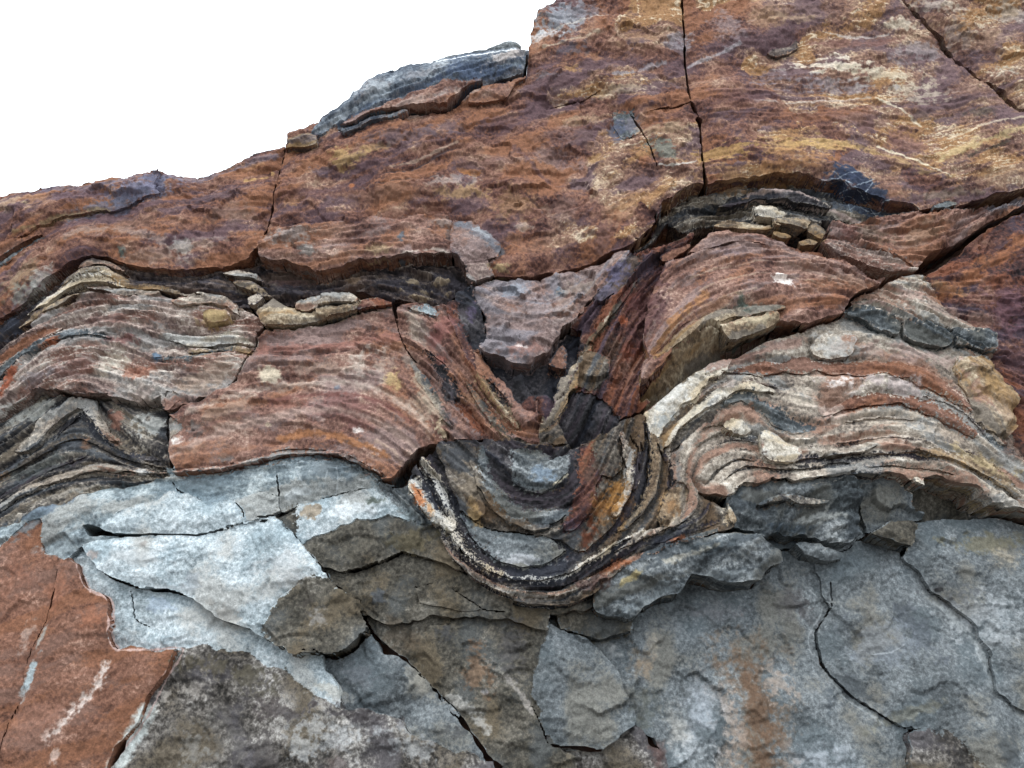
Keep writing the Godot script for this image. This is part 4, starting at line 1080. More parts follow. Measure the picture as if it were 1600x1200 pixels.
	hole([1437, 424, 1448, 406, 1466, 392, 1495, 381, 1516, 368, 1547, 347, 1600, 321, 1800, 287, 2100, 225, 2100, 234, 1800, 293, 1600, 328, 1547, 354, 1511, 382, 1490, 400, 1470, 418, 1442, 432], 0.02)
	var t22 := region("rock_bed", [1441, 426, 1416, 428, 1390, 438, 1364, 451, 1337, 462, 1324, 482, 1311, 492, 1290, 497, 1267, 508, 1219, 526, 1188, 536, 1141, 554, 1115, 565, 1078, 584, 1049, 608, 1018, 632, 1005, 648, 1015, 672, 1030, 692, 1060, 722, 1083, 752, 1100, 768, 1140, 775, 1180, 765, 1250, 775, 1330, 758, 1370, 748, 1411, 764, 1470, 782, 1533, 780, 1536, 768, 1560, 784, 1600, 794, 1800, 850, 2100, 950, 2100, 900, 1800, 800, 1640, 750, 1600, 700, 1580, 640, 1560, 570, 1562, 530, 1520, 500, 1480, 470], {"pal": "pale", "h": 0.04, "lam": 0.022, "ter": 0.03, "fac": 0.025, "bev": 0.04, "bw": 5.0, "label": "big pale banded arch of folded layers under the slanting open crack", "cat": "rock bed"})
	layer("rock_layer", [1150, 575, 1200, 572, 1260, 568, 1330, 572, 1410, 575, 1470, 600, 1530, 650], 24, {"pal": "orange", "h": 0.03, "lam": 0.02, "of": t22, "bev": 0.015})
	layer("rock_layer", [1285, 650, 1320, 632, 1370, 622, 1430, 626, 1480, 648, 1530, 684], 18, {"pal": "orange", "h": 0.03, "lam": 0.03, "of": t22, "bev": 0.015})
	region("rock_block", [1005, 649, 1018, 633, 1049, 609, 1078, 585, 1115, 566, 1150, 556, 1135, 580, 1105, 602, 1075, 628, 1048, 655, 1030, 684, 1015, 673], {"pal": "cream", "h": 0.05, "lam": 0.0, "ter": 0.02, "fac": 0.03, "bev": 0.02, "bw": 4.0, "of": t22, "label": "smooth whitish nose of the arch"})
	layer("rock_layer", [1040, 697, 1062, 668, 1092, 642, 1125, 618, 1165, 604, 1215, 612], 15, {"pal": "cream", "h": 0.05, "lam": 0.01, "fac": 0.04, "of": t22, "bev": 0.012})
	layer("rock_layer", [1030, 684, 1052, 659, 1086, 630, 1115, 609, 1141, 593], 10, {"pal": "core", "h": 0.015, "lam": 0.0, "of": t22, "bev": 0.015})
	layer("rock_layer", [1045, 706, 1068, 680, 1098, 655, 1130, 640], 18, {"pal": "core", "h": 0.01, "lam": 0.0, "of": t22, "bev": 0.02})
	layer("rock_layer", [1128, 642, 1140, 626, 1160, 619, 1181, 628, 1210, 646, 1240, 664, 1275, 664], 22, {"pal": "slate", "h": 0.025, "lam": 0.05, "of": t22, "bev": 0.02})
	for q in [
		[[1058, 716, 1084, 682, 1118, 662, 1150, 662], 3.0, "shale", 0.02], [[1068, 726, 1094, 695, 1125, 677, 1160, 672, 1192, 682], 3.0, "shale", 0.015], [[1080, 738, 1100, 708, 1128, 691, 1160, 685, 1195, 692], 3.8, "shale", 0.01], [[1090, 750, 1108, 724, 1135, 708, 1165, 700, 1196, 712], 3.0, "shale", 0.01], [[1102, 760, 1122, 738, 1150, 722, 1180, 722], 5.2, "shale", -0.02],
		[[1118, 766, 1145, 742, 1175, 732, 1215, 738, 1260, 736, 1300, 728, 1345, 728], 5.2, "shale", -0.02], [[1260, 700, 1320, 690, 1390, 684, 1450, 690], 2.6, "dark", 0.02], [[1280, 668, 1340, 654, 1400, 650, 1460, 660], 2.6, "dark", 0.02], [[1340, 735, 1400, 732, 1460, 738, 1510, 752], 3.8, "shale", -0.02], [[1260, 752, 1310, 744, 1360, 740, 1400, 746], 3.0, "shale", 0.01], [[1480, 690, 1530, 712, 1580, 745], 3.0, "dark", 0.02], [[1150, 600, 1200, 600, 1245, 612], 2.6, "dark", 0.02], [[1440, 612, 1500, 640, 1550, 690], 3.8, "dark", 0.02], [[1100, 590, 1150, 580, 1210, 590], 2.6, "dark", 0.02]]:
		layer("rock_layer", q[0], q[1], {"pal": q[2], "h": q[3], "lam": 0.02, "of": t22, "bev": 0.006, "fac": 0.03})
	layer("rock_layer", [1180, 722, 1246, 722, 1293, 718, 1337, 716, 1374, 714, 1437, 713, 1482, 718, 1521, 734, 1547, 750, 1576, 764], 7, {"pal": "black", "h": -0.01, "lam": 0.0, "of": t22, "bev": 0.01, "taper": 0.5})
	layer("rock_layer", [1150, 762, 1180, 748, 1230, 748, 1290, 738, 1340, 735], 13, {"pal": "pale", "h": 0.06, "lam": 0.03, "of": t22, "bev": 0.02, "bw": 2.0, "fac": 0.05})
	layer("rock_layer", [1290, 708, 1340, 700, 1372, 696], 12, {"pal": "pale", "h": 0.06, "lam": 0.02, "of": t22, "bev": 0.02, "bw": 2.0, "fac": 0.05})
	layer("rock_layer", [1430, 700, 1480, 708, 1530, 724, 1570, 748, 1600, 775], 16, {"pal": "tan", "h": 0.06, "lam": 0.02, "of": t22, "bev": 0.03})
	layer("rock_layer", [1424, 748, 1460, 756, 1495, 758], 14, {"pal": "cream", "h": 0.05, "lam": 0.01, "of": t22, "bev": 0.02, "bw": 2.0, "fac": 0.05})
	layer("rock_layer", [1540, 676, 1560, 690, 1590, 705], 9, {"pal": "slate", "h": 0.05, "lam": 0.0, "of": t22, "bev": 0.02})
	region("stone_lump", [1192, 672, 1209, 671, 1232, 687, 1254, 697, 1258, 708, 1246, 719, 1217, 719, 1197, 711], {"pal": "cream", "h": 0.10, "soft": true, "lam": 0.0, "ter": 0.005, "fac": 0.012, "of": t22, "bev": 0.04, "bw": 2.5, "label": "smooth cream-white stone lump standing out of the layers"})
	region("stone_lump", [1130, 663, 1145, 653, 1158, 654, 1176, 670, 1165, 678, 1140, 672], {"pal": "cream", "h": 0.08, "soft": true, "lam": 0.0, "of": t22, "bev": 0.02, "bw": 2.0, "fac": 0.05})
	region("rock_block", [1322, 485, 1337, 475, 1364, 473, 1385, 485, 1411, 506, 1404, 523, 1364, 502], {"pal": "slate", "h": 0.055, "lam": 0.02, "fac": 0.035, "of": t22, "bev": 0.004, "label": "dark slate block in the crest of the arch"})
	region("rock_block", [1415, 497, 1442, 503, 1487, 511, 1492, 533, 1477, 541, 1440, 532, 1414, 522], {"pal": "slate", "h": 0.055, "lam": 0.02, "fac": 0.035, "of": t22, "bev": 0.004})
	region("rock_block", [1491, 511, 1545, 512, 1563, 526, 1563, 545, 1530, 541, 1498, 536], {"pal": "slate", "h": 0.07, "lam": 0.03, "fac": 0.035, "of": t22, "bev": 0.004})
	region("rock_block", [1268, 540, 1285, 520, 1330, 515, 1342, 530, 1330, 555, 1300, 560, 1275, 552], {"pal": "pale", "h": 0.045, "lam": 0.0, "of": t22, "bev": 0.004})
	region("rock_block", [1502, 550, 1547, 556, 1563, 574, 1590, 603, 1602, 619, 1592, 666, 1576, 684, 1542, 668, 1521, 628, 1508, 600], {"pal": "tan", "h": 0.08, "lam": 0.0, "ter": 0.02, "fac": 0.04, "bev": 0.04, "label": "yellow-tan block beside the pale arch", "cat": "rock block"})
	region("overhang", [1000, 640, 998, 600, 1025, 572, 1041, 554, 1062, 533, 1083, 520, 1104, 507, 1125, 502, 1141, 520, 1188, 506, 1240, 488, 1267, 500, 1240, 517, 1190, 536, 1141, 556, 1115, 567, 1078, 588, 1049, 612, 1018, 640], {"pal": "tan", "h": -0.12, "lam": 0.0, "fac": 0.05, "ter": 0.03, "bev": 0.0, "tv": 1.8, "tu": -0.9, "cat": "rock overhang", "label": "tan underside of the overhanging red-brown bed"})
	var t23 := region("rock_bed", [1000, 596, 1015, 560, 1008, 520, 1014, 480, 1032, 430, 1042, 402, 1090, 376, 1110, 358, 1140, 352, 1180, 358, 1230, 366, 1280, 384, 1310, 395, 1340, 414, 1372, 434, 1437, 424, 1416, 426, 1390, 436, 1364, 449, 1337, 460, 1323, 476, 1322, 484, 1311, 489, 1290, 494, 1267, 503, 1220, 498, 1188, 512, 1141, 527, 1125, 508, 1104, 513, 1083, 526, 1062, 539, 1041, 560, 1025, 578], {"pal": "redbed", "h": 0.13, "lam": 0.012, "ter": 0.03, "fac": 0.02, "bev": 0.04, "bw": 5.0, "tv": -0.06, "label": "smooth red-brown arched bed overhanging the slanting open crack", "cat": "rock bed"})
	layer("rock_layer", [1020, 560, 1045, 540, 1075, 515, 1110, 497, 1160, 485, 1230, 478], 15, {"pal": "tan", "h": 0.14, "lam": 0.0, "of": t23, "bev": 0.02})
	region("rock_block", [1125, 506, 1167, 492, 1217, 484, 1222, 496, 1188, 513, 1141, 529], {"pal": "tan", "h": 0.16, "lam": 0.0, "fac": 0.03, "of": t23, "bev": 0.03, "bw": 3.0, "label": "pale tan broken block on the lip of the overhang"})
	gap([1004, 646, 1020, 634, 1049, 610, 1078, 586, 1115, 566, 1141, 555, 1190, 535, 1230, 520], 11.0, 0.0, 0.5)
	gap([1440, 424, 1416, 427, 1390, 437, 1364, 450, 1337, 461, 1324, 478, 1322, 486, 1311, 491, 1290, 496, 1267, 506, 1240, 515], 3.2, 0.07, 0.3)
	gap([1030, 402, 1070, 396, 1120, 382, 1160, 372, 1205, 378], 2.4, 0.11)
	# ---------- bottom of the fold
	var t30 := region("rock_bed", [630, 735, 662, 707, 689, 689, 720, 686, 781, 688, 845, 695, 895, 698, 947, 678, 973, 662, 1000, 645, 1010, 665, 1030, 692, 1060, 722, 1083, 752, 1110, 780, 1145, 800, 1150, 822, 1100, 838, 1040, 858, 985, 890, 950, 932, 900, 947, 860, 952, 830, 942, 795, 925, 755, 905, 725, 872, 708, 838, 680, 815, 655, 778, 630, 752], {"pal": "core", "h": 0.02, "lam": 0.03, "ter": 0.03, "fac": 0.045, "bev": 0.04, "bw": 6.0, "label": "dark U-shaped bottom of the fold made of nested thin layers", "cat": "rock bed"})
	var lay := {"lam": 0.02, "of": t30, "bev": 0.008, "bw": 2.0, "fac": 0.045, "taper": 0.7}
	for q in [
		[[688, 836, 712, 870, 745, 900, 790, 921, 830, 931, 880, 924, 930, 904, 985, 874, 1050, 850, 1125, 826], 9, "pale", 0.025],
		[[800, 936, 850, 943, 900, 936, 950, 912, 1000, 882, 1060, 858], 8, "core", 0.03],
		[[682, 815, 706, 850, 735, 882, 780, 908, 830, 917, 880, 910, 930, 888, 990, 855, 1060, 835, 1130, 815], 9, "black", -0.005],
		[[690, 806, 712, 842, 744, 875, 785, 898, 830, 905, 875, 897, 925, 872, 975, 842, 1040, 822], 6, "cream", 0.03],
		[[676, 722, 700, 765, 716, 810, 735, 850, 765, 878, 805, 893, 850, 892, 890, 875, 935, 845, 975, 810, 1000, 770, 1010, 720, 1005, 665], 17, "black", -0.02],
		[[662, 716, 684, 745, 700, 780, 715, 822, 738, 858], 5, "cream", 0.03],
		[[650, 722, 668, 750, 686, 785, 702, 815], 10, "black", -0.02],
		[[1020, 680, 1030, 720, 1022, 765, 1000, 800, 965, 832], 9, "tan", 0.03],
		[[1038, 700, 1046, 740, 1038, 785, 1010, 815], 8, "black", 0.0],
		[[1090, 765, 1085, 795, 1060, 815, 1010, 835, 960, 862], 7, "pale", 0.03],
		[[1110, 785, 1095, 812, 1050, 828], 7, "black", 0.0]]:
		var d := lay.duplicate()
		d.pal = q[2]; d.h = q[3]
		layer("rock_layer", q[0], q[1], d)
	region("rock_block", [1042, 762, 1060, 750, 1078, 757, 1076, 785, 1068, 806, 1041, 822, 1030, 808], {"pal": "tan", "h": 0.04, "lam": 0.0, "fac": 0.05, "of": t30, "bev": 0.015})
	region("rock_block", [1140, 770, 1160, 768, 1165, 790, 1150, 818, 1140, 812], {"pal": "tan", "h": 0.05, "lam": 0.0, "fac": 0.05, "of": t30, "bev": 0.02})
	region("rock_block", [757, 860, 762, 846, 775, 836, 800, 832, 850, 836, 886, 858, 866, 872, 817, 887, 783, 878], {"pal": "grey", "h": 0.03, "lam": 0.02, "fac": 0.04, "of": t30, "bev": 0.02, "label": "grey speckled lens of rock in the bottom of the fold"})
	region("rock_block", [637, 752, 650, 738, 662, 752, 672, 775, 690, 798, 712, 812, 714, 824, 698, 830, 672, 806, 650, 780], {"pal": "cream", "h": 0.06, "lam": 0.05, "fac": 0.04, "of": t30, "bev": 0.02, "bw": 2.5, "label": "crinkled white and rust banded piece"})
	layer("rock_layer", [655, 745, 668, 770, 682, 792, 704, 814], 4, {"pal": "black", "h": 0.03, "lam": 0.0, "of": t30, "bev": 0.0})
	layer("rock_layer", [646, 752, 660, 778, 676, 800, 695, 818], 3, {"pal": "black", "h": 0.04, "lam": 0.0, "of": t30, "bev": 0.0})
	var heart := region("rock_bed", [684, 694, 720, 688, 781, 690, 845, 697, 895, 700, 950, 680, 1002, 650, 1004, 720, 990, 775, 962, 815, 928, 845, 906, 860, 888, 848, 850, 834, 800, 827, 760, 818, 728, 800, 706, 760, 692, 722], {"pal": "core", "h": 0.055, "lam": 0.02, "ter": 0.03, "fac": 0.05, "bev": 0.03, "bw": 5.0, "label": "inner fold of slate, purple and rusty layers overhanging the grey lens", "cat": "rock bed"})
	var inn := {"lam": 0.02, "of": heart, "bev": 0.0, "fac": 0.04, "taper": 0.5, "h": 0.075, "rough": 6.0}
	for q in [
		[[700, 700, 718, 740, 736, 775, 752, 806], 24, "core", 0.06],
		[[735, 694, 748, 740, 772, 785, 810, 812, 860, 822], 16, "core", 0.08],
		[[750, 696, 762, 742, 785, 782, 820, 804, 860, 808, 888, 796], 20, "slate", 0.06],
		[[770, 694, 780, 738, 806, 768, 846, 782, 882, 770, 905, 735, 912, 696], 25, "black", 0.05],
		[[916, 696, 922, 740, 908, 790, 886, 830], 34, "maroon", 0.06],
		[[938, 688, 950, 715, 948, 745], 40, "core", 0.06],
		[[970, 676, 984, 715, 984, 760, 960, 805], 14, "pale", 0.08],
		[[990, 668, 1000, 715, 992, 765], 8, "black", 0.06]]:
		var d := inn.duplicate()
		d.pal = q[2]; d.h = q[3]
		layer("rock_layer", q[0], q[1], d)
	region("rock_block", [796, 700, 845, 702, 866, 716, 892, 708, 888, 738, 868, 762, 846, 772, 822, 767, 802, 748], {"pal": "slate", "h": 0.085, "lam": 0.01, "fac": 0.03, "of": heart, "bev": 0.015, "label": "slate-blue lobe at the heart of the fold"})
	gap([716, 796, 728, 803, 760, 820, 800, 829, 850, 836], 3.0, 0.05, 0.6)
	gap([985, 675, 1000, 712, 998, 745], 2.4, 0.05)
	region("rock_bed", [930, 930, 973, 888, 1000, 870, 1049, 852, 1094, 837, 1150, 830, 1187, 834, 1225, 856, 1232, 872, 1210, 882, 1195, 901, 1157, 905, 1120, 898, 1086, 890, 1064, 924, 1011, 942, 1000, 957, 985, 964, 955, 958, 930, 948], {"pal": "slate", "h": 0.05, "lam": 0.0, "ter": 0.04, "fac": 0.05, "bev": 0.05, "bw": 5.0, "tv": 0.15, "label": "slate-grey ledge jutting over the smooth grey rock", "cat": "rock ledge"})
	# blocks under the arch
	region("rock_block", [1135, 790, 1150, 768, 1200, 752, 1260, 760, 1343, 752, 1348, 792, 1354, 829, 1337, 843, 1272, 832, 1185, 829, 1150, 822], {"pal": "slate", "h": -0.05, "lam": 0.02, "ter": 0.04, "fac": 0.06, "bev": 0.04, "tv": 0.3, "label": "dark angular slate block under the pale arch", "cat": "rock block"})
	layer("rock_layer", [1185, 788, 1220, 778, 1260, 782, 1300, 784], 10, {"pal": "shale", "h": 0.02, "lam": 0.03, "of": R.size() - 1})
	region("rock_block", [1345, 758, 1372, 750, 1411, 765, 1408, 802, 1395, 806, 1361, 829, 1350, 800], {"pal": "grey", "h": -0.17, "lam": 0.0, "fac": 0.05, "bev": 0.03, "tv": 0.4, "label": "squat grey block beside the angular block under the arch", "cat": "rock block"})
	region("rock_block", [1411, 768, 1440, 766, 1500, 785, 1500, 795, 1440, 815, 1410, 800], {"pal": "olive", "h": -0.34, "lam": 0.0, "fac": 0.05, "tv": 0.4, "label": "recessed rock tucked under the end of the arch", "cat": "rock block"})
	region("rock_block", [1361, 832, 1406, 804, 1437, 818, 1438, 837, 1432, 853, 1406, 847], {"pal": "olive", "h": -0.06, "lam": 0.0, "fac": 0.02, "bev": 0.035, "tv": 0.12, "label": "small sharp-edged grey wedge under the dark slate blocks", "cat": "rock block"})
	region("rock_block", [1240, 845, 1262, 847, 1326, 868, 1318, 874, 1292, 876, 1262, 865], {"pal": "grey", "h": -0.13, "lam": 0.0, "fac": 0.03, "bev": 0.03, "tv": 0.7, "label": "thin grey wedge at the head of the crooked crack", "cat": "rock block"})
	gap([1180, 832, 1230, 842, 1270, 838, 1335, 848, 1358, 834], 5, 0.0, 0.6)
	gap([1358, 832, 1380, 820, 1400, 808], 3, 0.0)
	gap([1434, 856, 1440, 838, 1440, 822], 5, 0.0, 0.4)
	gap([1400, 812, 1440, 806, 1480, 800, 1540, 797, 1600, 800, 1700, 830], 5, -0.05, 0.3)
	gap([1195, 905, 1204, 888, 1212, 880], 4, 0.0)
	# ---------- cracks in the lower rock
	gap([400, 766, 418, 769, 433, 775], 2.4, 0.0)
	gap([431, 738, 434, 764, 434, 775], 2.4, 0.0)
	gap([400, 808, 429, 804, 463, 788], 2.6, 0.0)
	gap([500, 778, 536, 769, 568, 761, 586, 760], 3.6, 0.0, 0.9)
	gap([128, 822, 150, 833, 190, 836, 250, 835, 307, 834, 350, 824, 385, 813], 3.0, 0.02, 0.8)
	hole([128, 818, 145, 820, 165, 830, 190, 834, 160, 836, 137, 838], 0.02)
	gap([150, 888, 180, 906, 207, 915, 222, 921], 5.0, 0.0, 0.8)
	gap([222, 920, 262, 922, 287, 929], 2.6, 0.0)
	gap([360, 778, 378, 797, 380, 812], 2.2, 0.02)
	gap([262, 741, 273, 762, 302, 773, 319, 786], 2.6, 0.02)
	gap([531, 891, 557, 887, 600, 872, 631, 857], 3.0, -0.04, 0.9)
	gap([470, 1016, 485, 1013, 510, 1023, 540, 1014, 565, 988], 3.0, 0.05)
	gap([567, 957, 587, 993, 640, 1037, 658, 1052], 4.0, -0.12, 0.7)
	gap([640, 918, 660, 914, 690, 907], 2.4, -0.09)
	gap([704, 918, 740, 940, 757, 951, 790, 956], 3.4, -0.09)
	gap([675, 1074, 712, 1108, 732, 1138, 755, 1175, 790, 1200], 3.0, -0.15)
	gap([205, 921, 210, 945, 212, 968, 235, 980], 2.6, -0.05)
	gap([1303, 905, 1305, 945, 1285, 985, 1292, 1020, 1300, 1045, 1340, 1086, 1410, 1133, 1445, 1142], 3.0, -0.22, 0.6)
	gap([860, 1165, 900, 1168, 945, 1173], 6.0, -0.14)
	gap([830, 1100, 845, 1130, 858, 1165], 3.0, -0.14)
	gap([590, 748, 615, 752, 640, 735, 660, 712, 690, 690], 6.0, 0.02, 0.8)
	gap([690, 689, 720, 686, 781, 689], 3.4, 0.03)
	gap([608, 760, 632, 756, 645, 740], 5.0, 0.0)
	gap([264, 617, 258, 640, 262, 684, 260, 710, 272, 742], 2.4, 0.02)
	gap([84, 608, 115, 618, 147, 622, 184, 620], 4.0, 0.0, 0.9)
	gap([395, 547, 380, 572, 352, 604], 2.4, 0.04)


# mineral films, rust, bleached patches, veins, some painted edge light and sheen: where the photograph shows them
func stains_and_painted_light():
	var u := {"h": 0.05}
	# skyline, left
	stroke([60, 292, 110, 290, 180, 281, 250, 273, 300, 269, 360, 250, 425, 232], 13, [104, 100, 124], 0.6, u)
	patch(215, 292, 60, 20, -12, [112, 118, 152], 0.8, u)
	patch(165, 318, 55, 12, -18, [98, 102, 126], 0.7, u)
	patch(120, 302, 45, 14, -8, [104, 78, 88], 0.5, u)
	patch(50, 312, 25, 14, 0, [160, 106, 66], 0.7, u); patch(14, 316, 18, 14, 0, [182, 150, 118], 0.6, u); patch(42, 318, 7, 7, 0, [206, 180, 130], 0.7, u)
	stroke([255, 306, 285, 300, 315, 291], 10, [164, 96, 58], 0.7, u); stroke([380, 272, 420, 262], 8, [188, 142, 74], 0.8, u); stroke([365, 256, 405, 246], 9, [166, 110, 66], 0.6, u)
	stroke([20, 360, 60, 348, 110, 332, 165, 322], 8, [146, 118, 74], 0.7, u)
	patch(283, 382, 16, 16, 0, [178, 180, 172], 0.65, u); patch(185, 386, 6, 8, 0, [92, 134, 134], 0.7, u); patch(320, 370, 30, 12, -10, [172, 150, 136], 0.5, u)
	stroke([105, 366, 140, 356, 190, 356, 250, 372], 18, [160, 142, 134], 0.5, u)
	patch(30, 428, 38, 24, -40, [134, 112, 82], 0.6, u); patch(28, 456, 24, 18, -30, [122, 128, 122], 0.65, u); patch(64, 428, 14, 20, 30, [162, 162, 158], 0.6, u)
	patch(330, 300, 50, 8, -14, [92, 72, 84], 0.6, u); patch(200, 345, 70, 10, -8, [138, 98, 78], 0.5, u); patch(360, 325, 40, 18, -10, [122, 92, 80], 0.5, u); patch(240, 395, 60, 12, 5, [156, 128, 114], 0.5, u)
	# cap
	patch(590, 132, 42, 18, -30, [176, 188, 196], 0.6, {"h": 0.12}); patch(530, 175, 35, 8, -28, [172, 182, 190], 0.6, {"h": 0.12}); patch(740, 108, 60, 12, -12, [84, 104, 140], 0.7, {"h": 0.12})
	patch(650, 112, 30, 10, -20, [150, 146, 150], 0.5, {"h": 0.12}); patch(788, 88, 34, 8, -20, [204, 190, 182], 0.75, {"h": 0.12})
	stroke([682, 97, 720, 91, 760, 84, 812, 72], 4, [236, 240, 242], 0.9, {"h": 0.09}); patch(645, 158, 40, 10, -10, [184, 160, 150], 0.6, {"h": 0.14}); patch(720, 138, 40, 6, -20, [196, 176, 164], 0.6, {"h": 0.14})  # near-white stroke paints the sky-bright edge of the upper ledge
	# russet bed in the middle
	patch(540, 247, 36, 16, 0, [176, 138, 76], 0.75, u); patch(582, 230, 24, 8, -10, [172, 132, 74], 0.6, u); patch(548, 285, 4, 5, 0, [196, 106, 50], 0.8, u); patch(732, 263, 19, 5, 5, [192, 112, 44], 0.85, u)
	patch(630, 213, 70, 12, -6, [94, 78, 92], 0.6, u); patch(700, 200, 60, 10, -12, [100, 82, 94], 0.5, u); patch(505, 265, 18, 10, 30, [82, 66, 84], 0.6, u); patch(480, 216, 30, 7, -8, [92, 80, 92], 0.6, u)
	patch(705, 280, 44, 10, -10, [176, 166, 158], 0.55, u); patch(720, 298, 46, 12, -8, [176, 134, 78], 0.65, u); patch(800, 320, 50, 26, 15, [172, 126, 78], 0.5, u); patch(455, 312, 24, 10, -8, [176, 120, 62], 0.6, u)
	stroke([600, 271, 640, 266, 680, 246, 712, 231], 4, [82, 64, 66], 0.8, {"h": 0.05, "dh": -0.012}); stroke([610, 262, 650, 252, 714, 224], 5, [178, 152, 128], 0.6, u); stroke([560, 290, 620, 284, 690, 276], 3, [90, 70, 66], 0.6, {"h": 0.05, "dh": -0.008})
	stroke([800, 225, 818, 238, 836, 262, 868, 284, 905, 280, 944, 246], 9, [92, 66, 80], 0.5, {"h": 0.05, "brk": 1.1, "edge": 0.9}); patch(932, 246, 16, 13, -30, [176, 128, 70], 0.7, u); patch(870, 245, 50, 14, 10, [140, 116, 118], 0.5, u)
	patch(700, 365, 4, 14, 0, [60, 60, 66], 0.5, u); patch(940, 362, 22, 40, 20, [112, 78, 78], 0.55, u); patch(970, 325, 36, 20, -25, [176, 126, 86], 0.6, u); patch(850, 380, 50, 16, -5, [158, 110, 82], 0.45, u)
	patch(880, 330, 30, 30, 20, [120, 92, 88], 0.45, u); stroke([820, 300, 838, 318, 848, 330], 3, [90, 62, 56], 0.7, {"h": 0.05, "dh": -0.01}); patch(815, 352, 18, 6, 15, [208, 182, 162], 0.6, u); patch(600, 300, 80, 14, -6, [134, 92, 72], 0.5, u)
	# right of the step in the skyline
	patch(872, 24, 46, 24, -10, [142, 152, 164], 0.8, u); patch(850, 50, 22, 10, -5, [206, 208, 210], 0.7, u); patch(925, 12, 34, 12, -8, [120, 110, 118], 0.6, u); stroke([860, 40, 900, 30, 960, 18], 4, [208, 198, 184], 0.6, u)
	stroke([850, 72, 890, 60, 935, 50], 6, [204, 182, 150], 0.7, u); patch(892, 100, 24, 8, -10, [200, 146, 84], 0.7, u); patch(932, 85, 14, 9, 0, [188, 124, 76], 0.6, u); patch(892, 72, 26, 11, -10, [86, 78, 90], 0.7, u); patch(850, 118, 18, 8, 0, [104, 98, 106], 0.6, u)
	stroke([960, 116, 1000, 108, 1040, 96], 10, [150, 148, 158], 0.65, u); stroke([1078, 98, 1110, 86, 1155, 68], 8, [178, 174, 180], 0.7, u); patch(1060, 62, 24, 12, -10, [150, 144, 152], 0.7, u); patch(970, 140, 50, 8, -6, [196, 172, 138], 0.6, u)
	patch(968, 196, 14, 18, 10, [84, 92, 120], 0.85, u); patch(987, 188, 12, 14, 0, [106, 102, 116], 0.8, u); patch(1034, 228, 26, 13, 28, [112, 116, 104], 0.85, {"h": 0.05, "edge": 0.25}); stroke([1030, 254, 1060, 256, 1088, 246], 4, [206, 206, 196], 0.75, u); patch(1010, 250, 18, 8, -20, [176, 104, 62], 0.6, u)
	patch(1040, 200, 40, 8, -4, [182, 150, 112], 0.6, u); patch(1000, 60, 40, 10, -14, [168, 122, 82], 0.55, u); patch(920, 180, 40, 9, -6, [190, 158, 118], 0.5, u); patch(900, 210, 50, 18, 0, [128, 96, 92], 0.5, u)
	# golden bed
	var g := {"h": 0.05, "brk": 0.95, "st": 0.9}
	patch(1130, 236, 44, 10, -4, [194, 144, 70], 0.75, g); patch(1150, 268, 44, 14, 0, [176, 126, 78], 0.7, g); patch(1220, 225, 60, 10, 4, [196, 150, 80], 0.6, g); patch(1300, 228, 50, 12, 6, [200, 152, 78], 0.7, g); patch(1240, 250, 50, 12, 0, [176, 116, 66], 0.7, g)
	patch(1300, 100, 66, 10, 2, [226, 212, 186], 0.8, g); patch(1385, 116, 66, 13, 2, [200, 184, 152], 0.7, g); patch(1435, 142, 44, 15, 0, [188, 172, 146], 0.65, g); patch(1290, 130, 66, 10, 2, [150, 142, 150], 0.6, g); patch(1200, 115, 36, 10, -8, [128, 108, 116], 0.6, g)
	patch(1412, 34, 30, 9, -12, [206, 190, 162], 0.8, u); patch(1432, 76, 52, 14, -16, [144, 130, 130], 0.75, u); patch(1500, 50, 26, 20, 40, [150, 134, 126], 0.6, u); patch(1550, 60, 40, 22, 0, [160, 124, 98], 0.5, u); patch(1580, 20, 40, 14, 0, [182, 172, 158], 0.6, u); patch(1470, 10, 44, 8, 10, [196, 182, 160], 0.6, u); patch(1530, 80, 22, 10, 20, [92, 72, 86], 0.6, u); patch(1570, 108, 26, 9, -15, [190, 184, 164], 0.7, u)
	stroke([1262, 62, 1310, 68, 1360, 66, 1410, 54], 15, [132, 84, 72], 0.7, u); stroke([1285, 48, 1335, 56, 1390, 48], 6, [204, 192, 182], 0.7, u); patch(1200, 30, 44, 18, -12, [166, 124, 88], 0.6, u); patch(1140, 40, 26, 26, -20, [150, 132, 136], 0.55, u); patch(1260, 25, 46, 14, -4, [138, 104, 98], 0.5, u); patch(1250, 30, 46, 6, 0, [196, 160, 116], 0.5, u)
	stroke([1368, 153, 1402, 166, 1440, 194], 5, [214, 198, 166], 0.85, u); patch(1440, 178, 18, 8, 10, [98, 76, 76], 0.6, u); patch(1350, 190, 60, 16, 6, [134, 92, 80], 0.6, u); patch(1420, 222, 44, 18, 14, [132, 86, 78], 0.6, u); stroke([1180, 155, 1260, 158, 1360, 150], 5, [190, 178, 168], 0.6, u); stroke([1190, 172, 1280, 178, 1360, 176], 4, [128, 80, 62], 0.6, u)
	stroke([1250, 216, 1330, 224, 1385, 242, 1440, 266, 1490, 276], 13, [186, 146, 84], 0.6, g); stroke([1372, 226, 1426, 248, 1484, 276], 5, [226, 210, 172], 0.85, u); stroke([1470, 246, 1530, 222, 1610, 190], 16, [192, 164, 106], 0.75, g); stroke([1512, 244, 1545, 232, 1575, 220], 6, [76, 64, 52], 0.7, u); stroke([1480, 215, 1530, 196, 1600, 178], 5, [204, 184, 150], 0.7, u); patch(1530, 172, 24, 7, -8, [88, 78, 70], 0.6, u)
	patch(1570, 270, 50, 12, -14, [150, 112, 84], 0.6, u); patch(1480, 300, 60, 8, -6, [142, 120, 96], 0.6, u); patch(1400, 300, 20, 16, 20, [156, 100, 70], 0.6, u)
